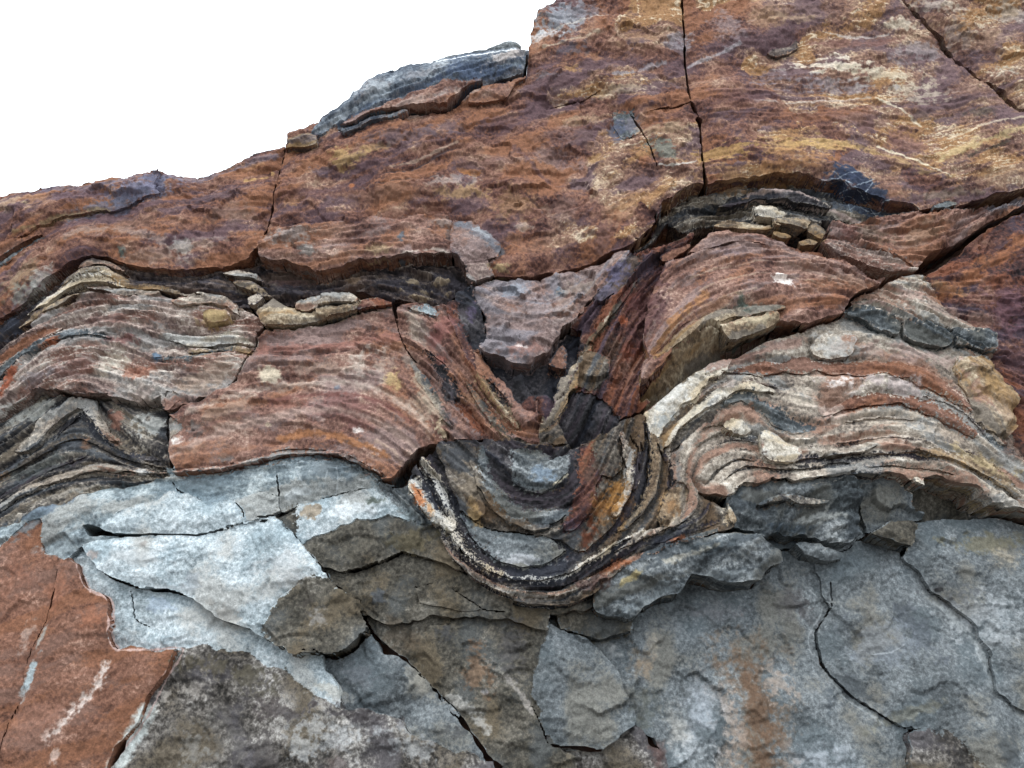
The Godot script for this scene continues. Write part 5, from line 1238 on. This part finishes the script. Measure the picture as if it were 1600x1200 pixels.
	patch(1326, 276, 36, 14, 20, [46, 60, 92], 0.95, {"h": 0.05, "edge": 0.3, "brk": 0.5}); patch(1352, 298, 36, 18, 30, [44, 56, 82], 0.95, {"h": 0.05, "edge": 0.3, "brk": 0.5}); patch(1385, 318, 34, 8, -4, [52, 62, 78], 0.9, u); patch(1330, 306, 26, 9, 20, [104, 120, 140], 0.7, u)
	for q in [[1284, 276, 1318, 284, 1345, 302, 1372, 314, 1392, 310], [1296, 286, 1322, 274, 1362, 268], [1318, 300, 1342, 290, 1366, 280], [1334, 312, 1352, 300, 1362, 286], [1300, 270, 1326, 290, 1340, 312], [1344, 304, 1366, 306, 1388, 322], [1288, 292, 1312, 296, 1330, 308]]:
		stroke(q, 1.3, [180, 196, 206], 0.6, {"h": 0.05, "jag": 14.0, "brk": 0.9})
	stroke([1176, 288, 1240, 283, 1290, 300, 1335, 322, 1365, 333], 8, [196, 168, 158], 0.75, u)
	# bed over the dark band
	patch(455, 366, 42, 16, 5, [156, 150, 148], 0.65, {"h": 0.07}); patch(478, 388, 14, 10, 0, [140, 148, 146], 0.6, {"h": 0.07}); patch(626, 366, 8, 8, 0, [84, 102, 120], 0.8, {"h": 0.07}); stroke([622, 396, 650, 388, 684, 385, 704, 394], 6, [212, 196, 180], 0.7, {"h": 0.08}); patch(588, 388, 24, 7, -8, [180, 150, 106], 0.7, {"h": 0.08}); patch(690, 345, 20, 10, -10, [166, 152, 146], 0.6, {"h": 0.07}); patch(520, 360, 40, 10, -6, [150, 112, 92], 0.5, {"h": 0.07})
	stroke([716, 346, 750, 362, 778, 386], 20, [96, 108, 124], 0.7, {"h": 0.05}); patch(755, 360, 20, 6, 30, [184, 192, 198], 0.6, {"h": 0.05}); patch(742, 382, 14, 12, 0, [146, 124, 122], 0.7, {"h": 0.05}); patch(780, 412, 16, 8, 0, [170, 146, 92], 0.7, {"h": 0.05})
	patch(545, 430, 40, 12, -10, [98, 78, 72], 0.5); patch(550, 425, 14, 8, 0, [140, 108, 76], 0.6); patch(440, 425, 30, 10, 0, [96, 64, 60], 0.6)
	# thick red-brown bed
	var m := {"h": 0.05}
	stroke([408, 546, 500, 541, 560, 534, 622, 524], 20, [156, 94, 80], 0.6, m); stroke([420, 552, 480, 553, 545, 546], 3, [88, 58, 54], 0.7, {"h": 0.05, "dh": -0.01}); patch(562, 570, 24, 30, 10, [198, 186, 170], 0.7, {"h": 0.05, "brk": 0.6, "edge": 0.9}); patch(594, 570, 22, 28, 0, [186, 168, 152], 0.6, {"h": 0.05, "edge": 0.9}); patch(575, 545, 20, 10, -20, [206, 196, 182], 0.6, {"h": 0.05, "edge": 0.8}); patch(617, 594, 12, 18, -20, [194, 160, 96], 0.75, m); patch(418, 584, 20, 16, -20, [214, 198, 166], 0.9, {"h": 0.05, "edge": 0.3, "brk": 0.4}); patch(500, 575, 50, 12, 0, [166, 140, 122], 0.55, m)
	stroke([436, 682, 490, 676, 545, 686, 600, 710], 14, [164, 98, 52], 0.85, m); patch(540, 640, 70, 26, 5, [128, 78, 72], 0.7, m); patch(450, 630, 30, 10, -5, [140, 82, 64], 0.6, m); patch(560, 673, 7, 6, 0, [216, 206, 198], 0.8, m); patch(505, 656, 20, 4, 10, [196, 166, 154], 0.6, m); patch(440, 645, 22, 12, 0, [150, 112, 98], 0.5, m); patch(416, 661, 7, 6, 0, [206, 180, 146], 0.8, m); patch(527, 604, 6, 6, 0, [96, 108, 128], 0.8, m)
	stroke([650, 590, 672, 630, 690, 660], 16, [184, 164, 136], 0.6, m); patch(648, 520, 22, 24, 0, [176, 158, 142], 0.6, {"h": 0.04}); patch(660, 510, 10, 20, 30, [120, 98, 92], 0.5, {"h": 0.04}); stroke([590, 690, 615, 705, 625, 722], 8, [186, 152, 128], 0.7, m); patch(350, 640, 50, 20, -20, [164, 136, 116], 0.55, m); patch(300, 700, 40, 14, -14, [150, 108, 82], 0.6, m); patch(305, 668, 16, 14, -20, [104, 98, 96], 0.7, m); patch(275, 688, 9, 9, -30, [232, 230, 222], 0.85, m); patch(350, 712, 16, 6, 0, [104, 104, 104], 0.7, m); patch(330, 580, 50, 16, -30, [172, 144, 122], 0.6, m)
	# knobbly pinkish bed
	patch(172, 562, 34, 18, -20, [212, 204, 184], 0.7, m); patch(86, 532, 18, 8, -25, [172, 84, 46], 0.85, m); patch(8, 594, 9, 30, 20, [166, 70, 36], 0.85, m); patch(244, 558, 9, 8, 0, [74, 112, 148], 0.8, m); patch(215, 580, 24, 16, 0, [158, 92, 66], 0.75, m); patch(110, 575, 50, 16, -20, [146, 110, 104], 0.5, m); patch(60, 590, 30, 14, -30, [150, 146, 156], 0.5, m); patch(160, 500, 50, 10, 5, [134, 98, 90], 0.6, m); patch(190, 530, 30, 8, 0, [128, 70, 66], 0.6, m); patch(300, 600, 30, 14, 0, [186, 158, 136], 0.6, m); patch(110, 520, 24, 7, -15, [128, 140, 148], 0.7, m); patch(330, 500, 24, 9, 0, [176, 150, 92], 0.6, m); patch(222, 610, 24, 8, 0, [186, 160, 148], 0.6, m)
	patch(232, 662, 22, 18, 20, [184, 186, 180], 0.85, {"h": -0.05, "edge": 0.3}); patch(184, 654, 14, 14, 0, [170, 106, 84], 0.75, {"h": -0.05}); patch(40, 640, 44, 18, -15, [196, 198, 190], 0.75, {"h": -0.05}); patch(126, 690, 14, 10, -20, [150, 100, 70], 0.8, {"h": -0.05}); patch(80, 745, 60, 8, -18, [150, 132, 112], 0.5, {"h": -0.05}); patch(215, 735, 12, 5, 0, [206, 206, 202], 0.8, {"h": -0.05}); patch(60, 722, 60, 14, -20, [84, 92, 90], 0.6, {"h": -0.05})
	patch(70, 798, 60, 9, -20, [84, 104, 126], 0.7, {"h": -0.02}); patch(200, 758, 60, 10, -4, [96, 114, 122], 0.6, {"h": 0.0}); patch(8, 505, 26, 18, -30, [60, 68, 86], 0.8, {"h": -0.05})
	# blue-grey beds
	patch(500, 734, 66, 16, 2, [96, 112, 122], 0.7); patch(330, 755, 60, 12, -5, [112, 130, 138], 0.7); patch(545, 792, 50, 14, -12, [220, 230, 234], 0.8); patch(580, 778, 16, 7, 5, [78, 88, 78], 0.9); patch(485, 797, 18, 13, -10, [158, 140, 116], 0.9, {"edge": 0.3}); patch(470, 768, 34, 10, -8, [196, 206, 210], 0.6); patch(640, 800, 30, 12, 35, [130, 146, 150], 0.6)
	for q in [[462, 734, 470, 750, 478, 765], [512, 736, 508, 752, 500, 770], [526, 730, 528, 752, 520, 774], [440, 720, 452, 734, 470, 742]]: stroke(q, 1.2, [190, 200, 204], 0.5, {"jag": 7.0})
	patch(100, 850, 40, 14, -10, [150, 164, 170], 0.6); patch(40, 820, 30, 10, -35, [104, 124, 136], 0.7)
	# pale slab: stain, films
	var s := {"h": 0.06, "edge": 0.22, "brk": 0.35, "st": 0.0}
	patch(495, 960, 14, 16, 0, [150, 148, 146], 0.6, {"h": 0.06}); patch(478, 935, 12, 16, 10, [66, 60, 54], 0.7, {"h": 0.06, "brk": 1.1}); patch(300, 905, 14, 16, 0, [146, 156, 164], 0.7, {"h": 0.05}); patch(260, 915, 40, 7, 8, [156, 164, 168], 0.6, {"h": 0.05}); patch(143, 864, 10, 7, 0, [200, 176, 166], 0.7, {"h": 0.05}); patch(222, 846, 7, 6, 0, [150, 144, 138], 0.8, {"h": 0.05}); patch(350, 960, 40, 12, 28, [160, 156, 148], 0.6, {"h": 0.05}); patch(200, 870, 50, 14, 8, [168, 172, 172], 0.5, {"h": 0.05}); patch(440, 890, 40, 30, 0, [178, 180, 180], 0.5, {"h": 0.05})
	patch(250, 945, 26, 14, 10, [150, 170, 192], 0.6, {"h": -0.06}); patch(250, 968, 24, 8, -5, [140, 152, 158], 0.6, {"h": -0.06})
	# olive faces
	patch(640, 840, 46, 18, -10, [98, 86, 56], 0.6); patch(560, 850, 40, 14, -16, [112, 106, 92], 0.5); patch(590, 925, 14, 12, 0, [70, 78, 88], 0.7); patch(690, 985, 16, 14, 0, [66, 68, 72], 0.7); patch(745, 1045, 24, 42, -10, [130, 92, 62], 0.65, {"h": -0.08}); patch(755, 1076, 8, 6, 0, [156, 156, 164], 0.7, {"h": -0.08}); patch(620, 985, 40, 24, 20, [96, 80, 62], 0.5, {"h": -0.05}); patch(800, 1010, 24, 50, 0, [84, 82, 84], 0.6, {"h": -0.08}); stroke([700, 1085, 735, 1105, 760, 1140], 14, [172, 170, 164], 0.75, {"h": -0.08}); stroke([790, 1055, 815, 1085, 830, 1110], 9, [166, 158, 150], 0.75, {"h": -0.08}); patch(715, 1140, 18, 12, 0, [64, 66, 68], 0.7, {"h": -0.1}); patch(650, 1060, 40, 14, 45, [150, 144, 130], 0.5, {"h": -0.1}); patch(560, 1050, 30, 26, 0, [112, 116, 122], 0.5, {"h": -0.1}); patch(520, 1080, 30, 12, 20, [176, 170, 156], 0.6, {"h": -0.1})
	# mottled face
	var k := {"h": -0.05, "brk": 1.2, "st": 0.0}
	patch(330, 1040, 60, 14, 8, [84, 76, 58], 0.75, k); patch(400, 1060, 40, 20, 20, [80, 74, 60], 0.7, k); patch(250, 1092, 16, 18, 0, [186, 176, 164], 0.7, k); patch(310, 1075, 18, 26, 10, [164, 156, 146], 0.6, k); stroke([232, 1110, 212, 1145, 190, 1180, 178, 1215], 22, [200, 210, 206], 0.9, {"h": -0.05, "brk": 0.5, "st": 0.0}); patch(500, 1150, 60, 44, 0, [172, 176, 178], 0.6, k); patch(560, 1118, 60, 10, 8, [58, 52, 54], 0.8, k); patch(430, 1110, 50, 16, 0, [70, 62, 62], 0.7, k); patch(350, 1150, 50, 40, 0, [100, 96, 90], 0.5, k); patch(420, 1175, 20, 40, 0, [74, 68, 66], 0.7, k); patch(300, 1170, 30, 30, 0, [142, 140, 134], 0.5, k); patch(520, 1190, 20, 20, 0, [90, 74, 70], 0.6, k); patch(640, 1160, 40, 20, 20, [150, 154, 156], 0.6, k)
	# orange face
	var o := {"h": -0.03, "st": 0.0}
	stroke([168, 1046, 158, 1070, 148, 1082, 128, 1102, 112, 1118, 98, 1136, 80, 1150], 12, [212, 196, 186], 0.85, {"h": -0.03, "brk": 1.3, "edge": 0.9, "jag": 8.0, "st": 0.0, "dh": -0.008}); patch(52, 1052, 7, 34, 12, [158, 176, 182], 0.95, {"h": -0.03, "edge": 0.3, "st": 0.0}); patch(66, 1000, 5, 22, 15, [150, 152, 146], 0.8, o); patch(46, 990, 10, 26, 15, [184, 160, 148], 0.6, o); patch(90, 1182, 10, 12, 0, [206, 178, 164], 0.7, o); patch(150, 960, 24, 20, 0, [162, 92, 58], 0.6, o); patch(90, 920, 20, 30, 0, [160, 92, 60], 0.5, o); patch(60, 1120, 40, 40, 0, [156, 104, 82], 0.5, o); patch(30, 900, 30, 30, 0, [142, 84, 60], 0.5, o)
	stroke([123, 884, 134, 912, 146, 925, 172, 936, 178, 956, 176, 1004, 184, 1016, 232, 1016, 286, 1014, 258, 1062, 226, 1122, 178, 1182], 3.5, [214, 176, 166], 0.8, {"h": -0.035, "st": 0.0})
	# smooth grey rock
	var y := {"h": -0.17, "st": 0.0, "edge": 0.9}
	stroke([1172, 1036, 1184, 1080, 1190, 1130, 1190, 1200, 1196, 1320], 95, [122, 98, 76], 0.85, {"h": -0.15, "st": 0.0, "edge": 1.1, "brk": 0.8}); stroke([1180, 1050, 1196, 1120, 1200, 1260], 52, [106, 76, 54], 0.8, {"h": -0.15, "st": 0.0, "edge": 1.0, "brk": 0.9}); patch(1225, 1060, 26, 30, 0, [160, 148, 138], 0.7, {"h": -0.1, "st": 0.0, "brk": 1.1}); patch(1155, 1130, 16, 60, 0, [168, 150, 136], 0.6, {"h": -0.1, "st": 0.0, "brk": 1.1}); patch(1100, 1110, 40, 60, 0, [176, 186, 198], 0.6, y); patch(1085, 1175, 40, 26, 0, [196, 204, 210], 0.7, y); patch(1290, 1180, 60, 30, 0, [178, 186, 196], 0.6, y); patch(1005, 1035, 22, 34, -20, [168, 140, 108], 0.75, y); patch(1025, 1000, 18, 24, 0, [176, 162, 140], 0.6, y); patch(1008, 1100, 26, 50, 0, [92, 94, 84], 0.65, y); patch(1032, 1190, 16, 44, 0, [92, 66, 62], 0.8, y); patch(1060, 1130, 24, 40, 0, [160, 156, 146], 0.6, y); patch(960, 1010, 30, 12, 30, [170, 172, 170], 0.7, y)
	patch(1250, 935, 40, 30, 10, [82, 80, 82], 0.7, y); patch(1270, 950, 18, 30, -10, [66, 64, 66], 0.6, y); patch(1345, 1062, 40, 18, 30, [78, 86, 92], 0.7, {"h": -0.05, "st": 0.0}); patch(1305, 1090, 10, 34, 18, [74, 84, 92], 0.7, y); patch(1130, 950, 60, 20, 0, [118, 116, 120], 0.5, y)
	stroke([1284, 908, 1302, 930, 1302, 948, 1284, 984, 1290, 1012], 2.4, [176, 184, 186], 0.5, {"h": -0.06, "st": 0.0}); stroke([1312, 1045, 1342, 1084, 1400, 1126], 4, [168, 178, 180], 0.5, {"h": -0.06, "st": 0.0}); stroke([1380, 1015, 1410, 1012, 1430, 1000], 2.0, [206, 214, 216], 0.7, {"h": -0.05}); patch(1560, 960, 70, 44, 0, [172, 178, 182], 0.55, {"h": -0.03, "st": 0.0, "brk": 1.1}); patch(1505, 920, 30, 16, 0, [88, 92, 96], 0.7, {"h": -0.03, "st": 0.0, "brk": 1.2}); patch(1488, 912, 6, 4, 0, [40, 40, 42], 0.9, {"h": -0.03}); patch(1560, 838, 70, 18, 0, [120, 114, 88], 0.75, {"h": -0.03, "st": 0.0}); patch(1590, 862, 24, 16, 0, [186, 172, 146], 0.6, {"h": -0.03}); patch(1460, 980, 24, 60, -35, [80, 88, 98], 0.6, {"h": -0.04, "st": 0.0}); stroke([1475, 940, 1520, 985, 1545, 1030, 1552, 1070], 16, [160, 168, 170], 0.6, {"h": -0.17, "st": 0.0, "edge": 0.9, "brk": 0.8}); patch(1440, 1110, 60, 12, -20, [122, 120, 104], 0.6, {"h": -0.05, "st": 0.0}); patch(1590, 1180, 20, 40, 0, [70, 78, 84], 0.7, {"h": -0.05, "st": 0.0}); patch(1400, 1000, 70, 40, 0, [128, 138, 150], 0.5, {"h": -0.05, "st": 0.0})  # pale crack and ridge strokes paint light caught on chipped edges
	# core and limbs of the V
	patch(805, 445, 26, 12, 0, [132, 140, 154], 0.75, {"h": 0.09}); patch(876, 446, 9, 10, 0, [82, 104, 124], 0.85, {"h": 0.09}); patch(845, 440, 20, 12, 0, [150, 108, 92], 0.6, {"h": 0.09}); patch(840, 480, 40, 20, -10, [150, 142, 148], 0.6, {"h": 0.09}); patch(820, 545, 40, 12, 0, [164, 112, 98], 0.7, {"h": 0.09}); patch(905, 440, 30, 14, -25, [172, 152, 136], 0.6, {"h": 0.09}); patch(780, 500, 16, 12, 0, [120, 110, 114], 0.5, {"h": 0.09}); patch(815, 540, 12, 3, 10, [226, 216, 210], 0.7, {"h": 0.09})
	patch(966, 430, 24, 18, -30, [98, 92, 124], 0.85, {"h": 0.04}); patch(950, 452, 20, 12, -30, [104, 96, 120], 0.7, {"h": 0.03}); patch(976, 500, 12, 9, 20, [204, 100, 52], 0.8, {"h": 0.02}); patch(992, 470, 22, 26, 0, [136, 64, 46], 0.75, {"h": 0.02}); patch(960, 545, 20, 30, 20, [96, 74, 58], 0.6, {"h": 0.02}); patch(890, 532, 22, 20, 0, [32, 34, 46], 0.85, {"h": 0.0}); patch(985, 550, 18, 16, -20, [140, 66, 44], 0.7, {"h": 0.02}); patch(945, 500, 3, 12, 30, [212, 196, 170], 0.8, {"h": 0.03}); patch(695, 510, 20, 26, 10, [148, 84, 78], 0.6, {"h": 0.03}); patch(735, 485, 10, 16, 0, [92, 80, 110], 0.8, {"h": 0.03}); patch(690, 560, 12, 10, 0, [164, 88, 74], 0.6, {"h": 0.03}); patch(735, 620, 18, 14, 20, [150, 104, 70], 0.7, {"h": 0.03}); patch(660, 640, 14, 30, -30, [176, 156, 130], 0.5, {"h": 0.03})
	# red-brown arched bed on the right
	var t := {"h": 0.13}
	patch(1012, 470, 30, 60, 18, [92, 54, 56], 0.75, t); stroke([1022, 552, 1048, 512, 1080, 480, 1100, 462], 16, [176, 114, 60], 0.75, t); for q in [[1034, 540, 1070, 498, 1120, 468, 1180, 452], [1050, 530, 1090, 496, 1140, 474], [1090, 455, 1150, 430, 1220, 424, 1290, 440], [1080, 430, 1140, 408, 1220, 404, 1310, 428]]: stroke(q, 3.0, [188, 158, 132], 0.6, {"h": 0.13, "dh": 0.006})
	patch(1226, 432, 16, 9, 25, [236, 222, 212], 0.95, {"h": 0.13, "brk": 1.0}); patch(1163, 476, 10, 14, -20, [78, 100, 90], 0.75, t); patch(1190, 478, 24, 8, 0, [128, 126, 116], 0.7, t); patch(1310, 462, 40, 12, -10, [172, 102, 64], 0.65, t); patch(1140, 384, 28, 10, -4, [146, 122, 126], 0.65, t); patch(1260, 410, 60, 14, 10, [140, 106, 96], 0.5, t); patch(1330, 430, 40, 12, 10, [160, 134, 120], 0.5, t); patch(1110, 480, 40, 10, -28, [164, 110, 76], 0.6, t); patch(1180, 500, 30, 8, -10, [206, 190, 150], 0.6, t)
	# pale arch
	var a := {"h": 0.04}
	patch(1052, 618, 40, 20, -42, [214, 212, 204], 0.85, a); patch(1036, 655, 16, 12, -40, [150, 158, 160], 0.7, a); patch(1085, 645, 34, 9, -40, [204, 192, 168], 0.7, a); patch(1130, 600, 24, 10, -20, [190, 168, 156], 0.6, a); stroke([1110, 572, 1180, 550, 1250, 530], 18, [158, 112, 96], 0.65, a); patch(1390, 598, 70, 13, 4, [178, 160, 156], 0.8, {"h": 0.04, "brk": 1.0}); patch(1330, 600, 24, 12, 10, [226, 214, 206], 0.7, {"h": 0.04, "brk": 1.0}); patch(1300, 640, 40, 12, 10, [212, 190, 178], 0.6, a); patch(1240, 620, 40, 14, 15, [206, 190, 168], 0.6, a); patch(1380, 650, 70, 14, 0, [196, 178, 156], 0.6, a); patch(1370, 680, 70, 14, 0, [204, 188, 168], 0.6, a); patch(1480, 670, 50, 16, 20, [186, 164, 140], 0.55, a); patch(1540, 720, 50, 14, 28, [190, 164, 112], 0.7, a); patch(1440, 550, 70, 16, 14, [176, 144, 134], 0.65, a); patch(1370, 540, 40, 14, 0, [160, 132, 120], 0.5, a); patch(1470, 480, 60, 14, 20, [160, 128, 112], 0.6, a); patch(1420, 460, 30, 12, 0, [190, 150, 136], 0.6, a); patch(1480, 445, 40, 10, 15, [164, 122, 76], 0.6, a); patch(1530, 610, 16, 30, -20, [150, 100, 84], 0.6, a)
	stroke([1340, 470, 1370, 466, 1395, 480], 4, [212, 170, 158], 0.7, {"h": 0.05}); patch(1306, 538, 36, 22, 0, [176, 176, 172], 0.7, {"h": 0.045, "brk": 0.8})
	# far right
	var f := {"h": 0.02}
	stroke([1470, 460, 1530, 420, 1600, 375], 26, [172, 98, 50], 0.65, f); patch(1575, 480, 34, 44, 10, [108, 70, 84], 0.7, f); patch(1530, 495, 40, 14, 10, [150, 112, 96], 0.6, f); patch(1590, 560, 20, 40, 0, [92, 56, 58], 0.6, f); patch(1590, 700, 30, 20, 20, [104, 74, 62], 0.5, f); patch(1440, 365, 40, 20, -20, [146, 110, 84], 0.6, {"h": 0.03}); patch(1360, 365, 34, 18, 0, [104, 84, 66], 0.6, {"h": 0.03}); patch(1325, 360, 16, 14, 0, [126, 74, 66], 0.6, {"h": 0.03}); patch(1580, 315, 40, 8, -20, [92, 96, 108], 0.7, {"h": 0.03}); patch(1550, 600, 24, 22, 20, [166, 124, 66], 0.6, {"h": 0.08}); patch(1575, 640, 14, 26, 0, [170, 140, 112], 0.6, {"h": 0.08})
	# bottom of the fold
	var w := {"h": 0.04}
	patch(742, 798, 13, 20, -20, [170, 130, 72], 0.75, w); patch(735, 755, 18, 30, -20, [140, 122, 98], 0.6, w); patch(948, 785, 30, 46, 28, [150, 92, 36], 0.9, {"h": 0.06, "brk": 0.7, "edge": 0.8}); patch(960, 770, 14, 22, 20, [178, 118, 44], 0.7, {"h": 0.06, "brk": 1.0}); patch(916, 830, 18, 30, 25, [118, 56, 32], 0.85, {"h": 0.06, "brk": 0.9, "edge": 0.8}); patch(930, 735, 24, 30, 0, [92, 66, 50], 0.6, {"h": 0.06}); patch(958, 884, 30, 9, -25, [176, 88, 42], 0.7, w); patch(986, 900, 22, 5, -28, [206, 178, 104], 0.7, w); patch(930, 905, 26, 14, -10, [92, 60, 54], 0.7, w); patch(654, 772, 8, 24, -35, [206, 108, 48], 0.85, {"h": 0.06}); patch(672, 790, 6, 16, -40, [196, 136, 76], 0.7, {"h": 0.06}); patch(850, 744, 22, 14, 0, [106, 130, 154], 0.7, {"h": 0.06}); stroke([864, 760, 876, 752, 887, 740], 4, [222, 206, 168], 0.85, {"h": 0.06}); patch(880, 730, 8, 14, 20, [146, 152, 154], 0.6, {"h": 0.06}); patch(820, 868, 40, 8, 5, [176, 180, 186], 0.7, {"h": 0.055, "brk": 1.0}); patch(1050, 790, 14, 14, 0, [150, 104, 58], 0.7, w); patch(1058, 815, 12, 8, 0, [176, 164, 144], 0.6, w); patch(830, 935, 50, 8, 8, [120, 108, 96], 0.6, w); patch(1030, 925, 50, 14, -20, [128, 140, 146], 0.6, {"h": 0.09, "brk": 1.1}); patch(1140, 890, 40, 8, 0, [130, 140, 144], 0.6, {"h": 0.09, "brk": 1.1}); patch(1110, 850, 50, 10, -8, [58, 70, 78], 0.6, {"h": 0.09}); patch(1280, 800, 40, 8, -10, [176, 180, 176], 0.7, {"h": 0.04, "brk": 1.1}); patch(1240, 815, 40, 10, 0, [70, 88, 104], 0.6, {"h": 0.04}); patch(1185, 770, 30, 10, 0, [136, 134, 124], 0.6, {"h": 0.04}); patch(1066, 868, 50, 6, -18, [190, 178, 152], 0.5, w); patch(1060, 838, 20, 4, -14, [196, 104, 58], 0.7, w)  # blue patch on the slate lobe is a painted sheen
	for q in [[640, 438, 16, 4, -10], [668, 452, 18, 4, 10], [690, 440, 14, 4, -15], [655, 462, 20, 4, 8], [626, 450, 10, 4, 0], [700, 455, 10, 4, -20]]: patch(q[0], q[1], q[2], q[3], q[4], [176, 152, 116], 0.8, {"h": -0.1, "brk": 0.9, "dh": 0.02})
	patch(645, 505, 16, 22, 10, [170, 150, 130], 0.6, {"h": 0.04, "brk": 1.0}); patch(680, 530, 12, 14, 0, [150, 88, 80], 0.6, {"h": 0.04}); patch(640, 560, 10, 18, -25, [150, 138, 124], 0.6, {"h": 0.04}); patch(700, 650, 10, 16, -30, [92, 84, 92], 0.6, {"h": 0.04}); patch(830, 505, 50, 16, 0, [140, 116, 112], 0.5, {"h": 0.06}); patch(880, 470, 24, 16, -30, [158, 138, 128], 0.5, {"h": 0.06})
	var e := {"h": 0.05, "edge": 0.9, "brk": 0.6}
	stroke([268, 712, 330, 678, 420, 652, 520, 642, 600, 664, 650, 700], 14, [186, 152, 136], 0.7, e); stroke([300, 640, 380, 610, 470, 596, 560, 600, 630, 630, 670, 675], 18, [200, 178, 160], 0.65, e); stroke([290, 722, 360, 702, 430, 690], 12, [150, 92, 62], 0.6, e); stroke([420, 625, 500, 615, 590, 625, 640, 660], 10, [116, 64, 56], 0.7, e); stroke([275, 690, 330, 660, 400, 640], 8, [128, 80, 68], 0.5, e)
	patch(480, 300, 60, 14, -8, [112, 66, 56], 0.5, u); patch(640, 330, 70, 16, -6, [126, 74, 56], 0.5, u); patch(780, 190, 60, 14, -10, [96, 66, 74], 0.55, u); patch(880, 150, 50, 10, -8, [100, 68, 72], 0.55, u); patch(1160, 150, 60, 14, -6, [116, 74, 72], 0.5, u); patch(1250, 180, 60, 10, 2, [128, 80, 64], 0.5, u); patch(1520, 140, 50, 14, 20, [120, 82, 76], 0.5, u); patch(760, 250, 70, 12, -6, [116, 78, 70], 0.5, u)
